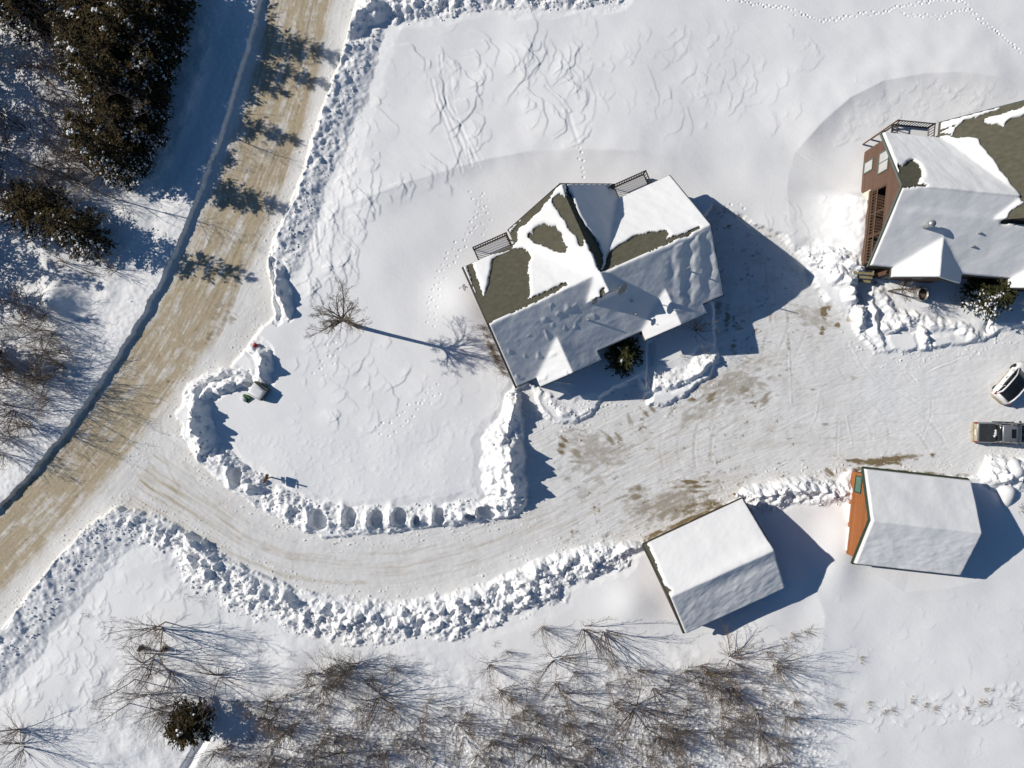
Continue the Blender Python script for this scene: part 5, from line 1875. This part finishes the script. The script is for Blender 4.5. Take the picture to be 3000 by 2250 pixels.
for i, (a, b) in enumerate([(330, 1815), (300, 1830), (255, 1800), (550, 1745), (590, 1755), (760, 1905), (850, 1925), (750, 1940), (905, 2040), (540, 1935), (620, 1925), (900, 2060), (1140, 1925), (1225, 1935)]):
    plant(('low', i % 3), a, b, 'small weed stalks poking through the snow below the drive', 'weed', 'weed_tuft', 'weed stalks below the drive', rt.uniform(.3, .5), stem='stems')
# left woods
WD = [(-60, 560), (170, 500), (330, 600), (330, 760), (180, 940), (240, 1040), (150, 1130), (130, 1230), (60, 1330), (-60, 1400)]
GW = 'thin bare trees of the woods left of the road'
for i, (a, b) in enumerate(scatter([(-40, 860), (130, 880), (230, 1010), (160, 1110), (150, 1200), (60, 1330), (-40, 1400)], 27, 32)):
    k = rt.choice([('multi', rt.randrange(5)), ('red', rt.randrange(4)), ('red', rt.randrange(4))])
    plant(k, a, b, 'thin bare tree in the woods left of the road bend', group=GW, scale=rt.uniform(.8, 1.2))
for i, (a, b) in enumerate(scatter([(0, 330), (240, 420), (300, 580), (200, 620), (0, 640)], 19, 36)):
    k = rt.choice([('sap', rt.randrange(5)), ('red', rt.randrange(4)), ('multi', rt.randrange(5))])
    plant(k, a, b, 'thin bare tree between the two dark evergreen groups', group='thin bare trees between the evergreens', scale=rt.uniform(.8, 1.25))
for i, (a, b) in enumerate([(290, 745), (235, 740), (190, 770), (262, 800), (330, 790), (150, 985), (190, 1075), (210, 1150), (90, 1100)]):
    plant(('low', i % 3) if i % 2 else ('shrub', i % 5), a, b, 'reddish brush on the snow beside the left woods', 'shrub', 'bare_shrub', 'reddish brush beside the left woods', rt.uniform(.7, 1.1), stem='stems')
plant(('birch', 0), 428, 232, 'pale-barked forked tree against the dark evergreens', rz=.8, scale=1.0)
plant(('sap', 3), 340, 585, 'single bare sapling casting a thin forked shadow between the evergreen shadows', scale=1.15)
for i, (a, b) in enumerate([(500, 60), (470, 330), (430, 420), (390, 470), (520, 20)]):
    plant(('sap', i % 5), a, b, 'thin bare sapling at the road side of the tall evergreens', group='saplings at the road side of the evergreens', scale=rt.uniform(.9, 1.2))
# by the houses
plant(('maple', 0), 2603, 853, 'small bare tree in front of the right house casting a branchy shadow', scale=.5, rz=2.0)
for i, (a, b, s) in enumerate([(1424, 985, .6), (1440, 1020, .65), (1455, 1055, .65), (1472, 1090, .6), (1414, 960, .5), (1448, 1040, .5), (1464, 1075, .5)]):
    plant(('shrub', i % 5), a, b, 'bare brown foundation shrub against the left wall of the centre house', 'shrub', 'bare_shrub', 'foundation shrubs along the left wall of the centre house', s, stem='stems')
plant(('shrub', 3), 2040, 968, 'dark reddish bare bush under the eaves at the right front of the centre house', 'shrub', 'bare_shrub', stem='stems', scale=1.25)
plant(('low', 2), 2000, 1048, 'rusty stalks on the snow mound in front of the centre house', 'shrub', 'bare_shrub', stem='stems', scale=.5)
plant(('low', 1), 2790, 880, 'thin bare bush between the well ring and the snow-laden pine', 'shrub', 'bare_shrub', stem='stems', scale=.7)
plant(('low', 0), 2990, 1490, 'tan brush at the right edge beside the orange garage shadow', 'shrub', 'bare_shrub', stem='stems', scale=.7)
# dry grass on the open slope at the lower right
GB = []
for k in range(3):
    rr = random.Random(900 + k)
    mb = MB()
    for s in range(26):
        a = rr.uniform(0, 6.28)
        l = rr.uniform(.1, .8)
        hgt = rr.uniform(.2, .5)
        p = Vector((rr.gauss(0, .16), rr.gauss(0, .12), -.05))
        mb.bar(p, p + Vector((math.cos(a) * l * hgt, math.sin(a) * l * hgt, hgt)), .012, .005, 3)
    GB.append(mb.mesh('grass_tuft', 'dry_grass'))
for i, (a, b) in enumerate([(2450, 2062), (2462, 2068), (2545, 2062), (2590, 2085), (2615, 2080), (2672, 2052), (2710, 2065), (2738, 2075), (2830, 2078), (2870, 2060), (2885, 2055), (2522, 1930), (2320, 1860), (2360, 1850), (2890, 2020), (2300, 1900)]):
    x, y, z = G(a, b)
    o = bpy.data.objects.new('grass_tuft', GB[i % 3])
    COL.objects.link(o)
    o.location = (x, y, z)
    o.rotation_euler = (0, 0, rt.uniform(0, 6))
    tag(o, 'dry grass tuft poking through the snow on the open slope at lower right', 'grass tuft', 'dry grass tufts on the lower right slope')
plant(('low', 1), 2960, 2060, 'bare twigs at the right edge of the open lower slope', 'shrub', 'bare_shrub', stem='stems', scale=.7)


# ------------------------------------------------------------------ evergreens
def conifer(seed, h=9.0, rad=2.3, base=.08, whorls=26, per=7, pine=.0, snow=.12, droop=.18, snowdir=None):
    rr = random.Random(seed)
    tr, nl, sn = MB(), MB(), MB()
    tr.tube([(0, 0, -.3), (0, 0, h * .5), (0, 0, h)], [.16 * h / 9, .10 * h / 9, .02], 7)
    for w in range(whorls):
        f = (w + rr.random()) / whorls
        z = h * (base + (1 - base) * f)
        prof = (1 - f) ** .8 * .93 + .07
        if pine:
            prof = (math.sin(math.pi * min(1, (f * .85 + .22))) ** .7)
        for k in range(max(3, int(per * (1 - f * .45)))):
            a = rr.uniform(0, 6.283)
            L = rad * prof * rr.uniform(.62, 1.12)
            if L < .15:
                continue
            d = Vector((math.cos(a), math.sin(a), rr.uniform(-.1, .22) + .35 * f * f))
            tip_sag = -droop * L
            n = max(2, int(L / .3))
            prev = Vector((0, 0, z))
            sp = []
            for j in range(1, n + 1):
                q = j / n
                p = Vector((0, 0, z)) + d * (L * q) + Vector((0, 0, tip_sag * q * q))
                sp.append(p)
            tr.bar((0, 0, z), sp[-1], .03 * (L / 2) + .008, .008, 3)
            side = Vector((-d.y, d.x, 0)).normalized()
            pb = snow
            if snowdir is not None:
                pb = snow * (1.7 if (d.x * snowdir[0] + d.y * snowdir[1]) > .2 else .2) * (1.5 if f < .55 else .35)
            laden = rr.random() < pb
            for j, p in enumerate(sp):
                q = (j + 1) / n
                wdt = (.12 + .30 * min(L, 2.2) / 2.2 * (1 - abs(q - .5) * .9))
                cnt = 7 if q > .3 else 4
                for m in range(cnt):
                    c = p + side * rr.gauss(0, wdt * .55) + d * rr.gauss(0, .14) + Vector((0, 0, rr.gauss(0, .07)))
                    dr = (d + side * rr.uniform(-1.1, 1.1) + Vector((0, 0, rr.uniform(-.55, .35)))).normalized()
                    ln = rr.uniform(.16, .36)
                    wv = dr.cross(Vector((rr.gauss(0, .5), rr.gauss(0, .5), 1))).normalized() * rr.uniform(.035, .075)
                    nl.poly([c - wv, c + dr * ln * .5 - wv * .9, c + dr * ln, c + dr * ln * .5 + wv * .9, c + wv])
                if laden and q > .3:
                    for m in range(2):
                        sn.blob(p + d * rr.uniform(-.18, .18) + side * rr.gauss(0, .06 + .08 * q) + Vector((0, 0, .07)), rr.uniform(.07, .16), .5, rr.randrange(9999), 1)
    return tr, nl, sn


CON = {}
for k, (a, kw) in enumerate([
        ((801, 9.0, 2.7), dict(snow=.34, snowdir=(-.8, -.6))),
        ((802, 11.0, 3.3), dict(snow=.36, snowdir=(-.8, -.6), whorls=30)),
        ((803, 5.4, 2.7), dict(snow=.30, snowdir=(-.7, -.7), pine=1, per=10, whorls=20)),
        ((804, 6.2, 3.0), dict(snow=.34, snowdir=(-.8, -.5), pine=1, per=10, whorls=22)),
        ((805, 9.2, 2.35), dict(snow=.2, snowdir=(-.8, -.5), whorls=34, per=8, droop=.22))]):
    c_ = conifer(*a, **kw)
    CON[k] = (c_[0].mesh('trunk', 'bark', True), c_[1].mesh('crown', 'needle'), c_[2].mesh('snow_clumps', 'snow', True))


def plant_con(k, px, py, label, scale=1.0, group=None, name='evergreen_tree', meshes=None, rz=None, sink=.1):
    x, y, z = G(px, py)
    t = thing(name, label, 'tree', (x, y, z - sink), rt.uniform(-.5, .5) if rz is None else rz, group, scale)
    for nm, me in zip(('trunk', 'crown', 'snow_clumps'), meshes or CON[k]):
        if len(me.vertices) == 0:
            continue
        o = bpy.data.objects.new(nm, me)
        COL.objects.link(o)
        o.parent = t
    return t


for i, (a, b) in enumerate([(230, 150), (260, 220), (200, 230), (180, 160), (230, 290), (160, 260), (150, 110), (270, 330), (210, 350), (130, 200)]):
    plant([('multi', i % 5), ('red', i % 4)][i % 2], a, b, 'thin bare tree at the far left edge behind the crowded evergreens', group='bare trees behind the evergreens', scale=rt.uniform(.8, 1.15))
GE = 'evergreens crowded in the upper left corner'
plant_con(0, 286, 694, 'dark evergreen standing apart below the big evergreen group, its shadow across the road', .95)
plant_con(3, 150, 640, 'dark snow-dusted evergreen behind the lone lower one at the left', .9)
for k, px, py, s in ((4, 381, 490, 1.0), (4, 381, 279, 1.0), (4, 466, 113, 1.0), (4, 481, 30, 1.1), (4, 417, 157, .85),
                     (2, 405, 455, .8), (2, 440, 400, .8), (3, 385, 395, .85), (0, 300, 400, .62), (2, 455, 320, .8), (3, 370, 320, .95), (1, 300, 280, .6), (2, 440, 260, .95), (3, 380, 210, 1.0),
                     (2, 470, 190, .95), (3, 310, 190, 1.0), (2, 490, 130, 1.0), (3, 420, 90, 1.05), (0, 250, 130, .62), (2, 505, 50, 1.05), (3, 340, 90, 1.05), (3, 280, 30, 1.0), (1, 200, 30, .55), (2, 500, -25, 1.05), (3, 410, 10, 1.0), (3, 110, 70, .9), (2, 60, 10, 1.0), (2, 350, -10, 1.0)):
    plant_con(k, px, py, 'dark evergreen among the crowded group in the upper left corner', s, GE)
for k, px, py, s in ((0, -60, 130, .95), (1, -120, 230, .85), (0, -70, 330, .95), (1, -150, 430, .9), (0, -60, 520, .8), (1, -140, 620, .85), (0, -110, 730, .9), (1, -130, 830, .75), (0, -150, 1000, .8)):
    plant_con(k, px, py, 'dark evergreen standing just past the left edge, its shadow on the woodland snow', s, 'evergreens just past the left edge')
# small pine at the bottom left, yard conifers
c_ = conifer(811, 4.6, 1.85, whorls=18, pine=1, per=11, snow=.10)
meshes = (c_[0].mesh('trunk', 'bark', True), c_[1].mesh('crown', 'needle'), c_[2].mesh('snow_clumps', 'snow', True))
plant_con(0, 580, 2092, 'small round olive pine alone beside the culvert at lower left', 1.0, meshes=meshes)
c_ = conifer(812, 2.6, 1.5, whorls=13, pine=1, per=12, snow=.05)
meshes = (c_[0].mesh('trunk', 'bark', True), c_[1].mesh('crown', 'needle_green'), c_[2].mesh('snow_clumps', 'snow', True))
plant_con(0, 1822, 1042, 'olive evergreen bush tucked into the front notch of the centre house', 1.0, meshes=meshes, name='evergreen_bush')
c_ = conifer(813, 4.6, 1.9, whorls=20, pine=1, per=12, snow=.45, snowdir=(-.6, -.9))
rr = random.Random(3)
for k in range(26):
    a_ = rr.uniform(3.3, 5.2)
    q_ = rr.uniform(.7, 1.75)
    c_[2].blob((q_ * math.cos(a_), q_ * math.sin(a_), rr.uniform(.9, 2.0)), rr.uniform(.14, .36), .55, k, 1)
meshes = (c_[0].mesh('trunk', 'bark', True), c_[1].mesh('crown', 'needle_green'), c_[2].mesh('snow_clumps', 'snow', True))
plant_con(0, 2862, 868, 'olive pine with heavy white snow clumps in front of the right house', 1.0, meshes=meshes, name='snowy_pine', rz=.2)
for px, py, lab in ((486, 1898, 'tiny dark evergreen seedling among the bare stems at lower left'), (418, 1896, 'tiny dark evergreen seedling further left under the reddish tree')):
    plant_con(0, px, py, lab, .12, name='evergreen_seedling')
# ------------------------------------------------------------------ light and camera
w = bpy.data.worlds.new("World")
SC.world = w
w.use_nodes = True
nt = w.node_tree
sky = nd(nt, 'ShaderNodeTexSky')
sky.sky_type = 'NISHITA'
sky.sun_disc = False
sky.sun_elevation = SUN_EL
sky.sun_rotation = math.radians(90) - SUN_AZ
sky.air_density = 1.0
sky.dust_density = 0.4
sky.ozone_density = 4.0
bg = nt.nodes['Background']
bg.inputs['Strength'].default_value = 0.056
hs = nd(nt, 'ShaderNodeHueSaturation')
hs.inputs['Saturation'].default_value = 1.2
nt.links.new(sky.outputs['Color'], hs.inputs['Color'])
nt.links.new(hs.outputs['Color'], bg.inputs['Color'])
sl_ = bpy.data.lights.new('sun', 'SUN')
sl_.energy = 4.3
sl_.angle = math.radians(0.5)
sl_.color = (1.0, 0.95, 0.875)
so = bpy.data.objects.new('sun', sl_)
COL.objects.link(so)
so.rotation_euler = SUN.to_track_quat('Z', 'Y').to_euler()
so.location = SUN * 60
cam = bpy.data.cameras.new('camera')
cam.sensor_width = 36.0
cam.lens = 36.0 * H_CAM * PPM / 3000.0
cam.clip_start = 0.5
cam.clip_end = 6000
co_ = bpy.data.objects.new('camera', cam)
COL.objects.link(co_)
co_.location = (0, 0, H_CAM)
co_.rotation_euler = (0, 0, 0)
SC.camera = co_
SC.view_settings.view_transform = 'Standard'
SC.view_settings.look = 'None'
SC.view_settings.exposure = 0
SC.view_settings.gamma = 1
SC.cycles.max_bounces = 5
SC.cycles.diffuse_bounces = 3
SC.cycles.use_denoising = True
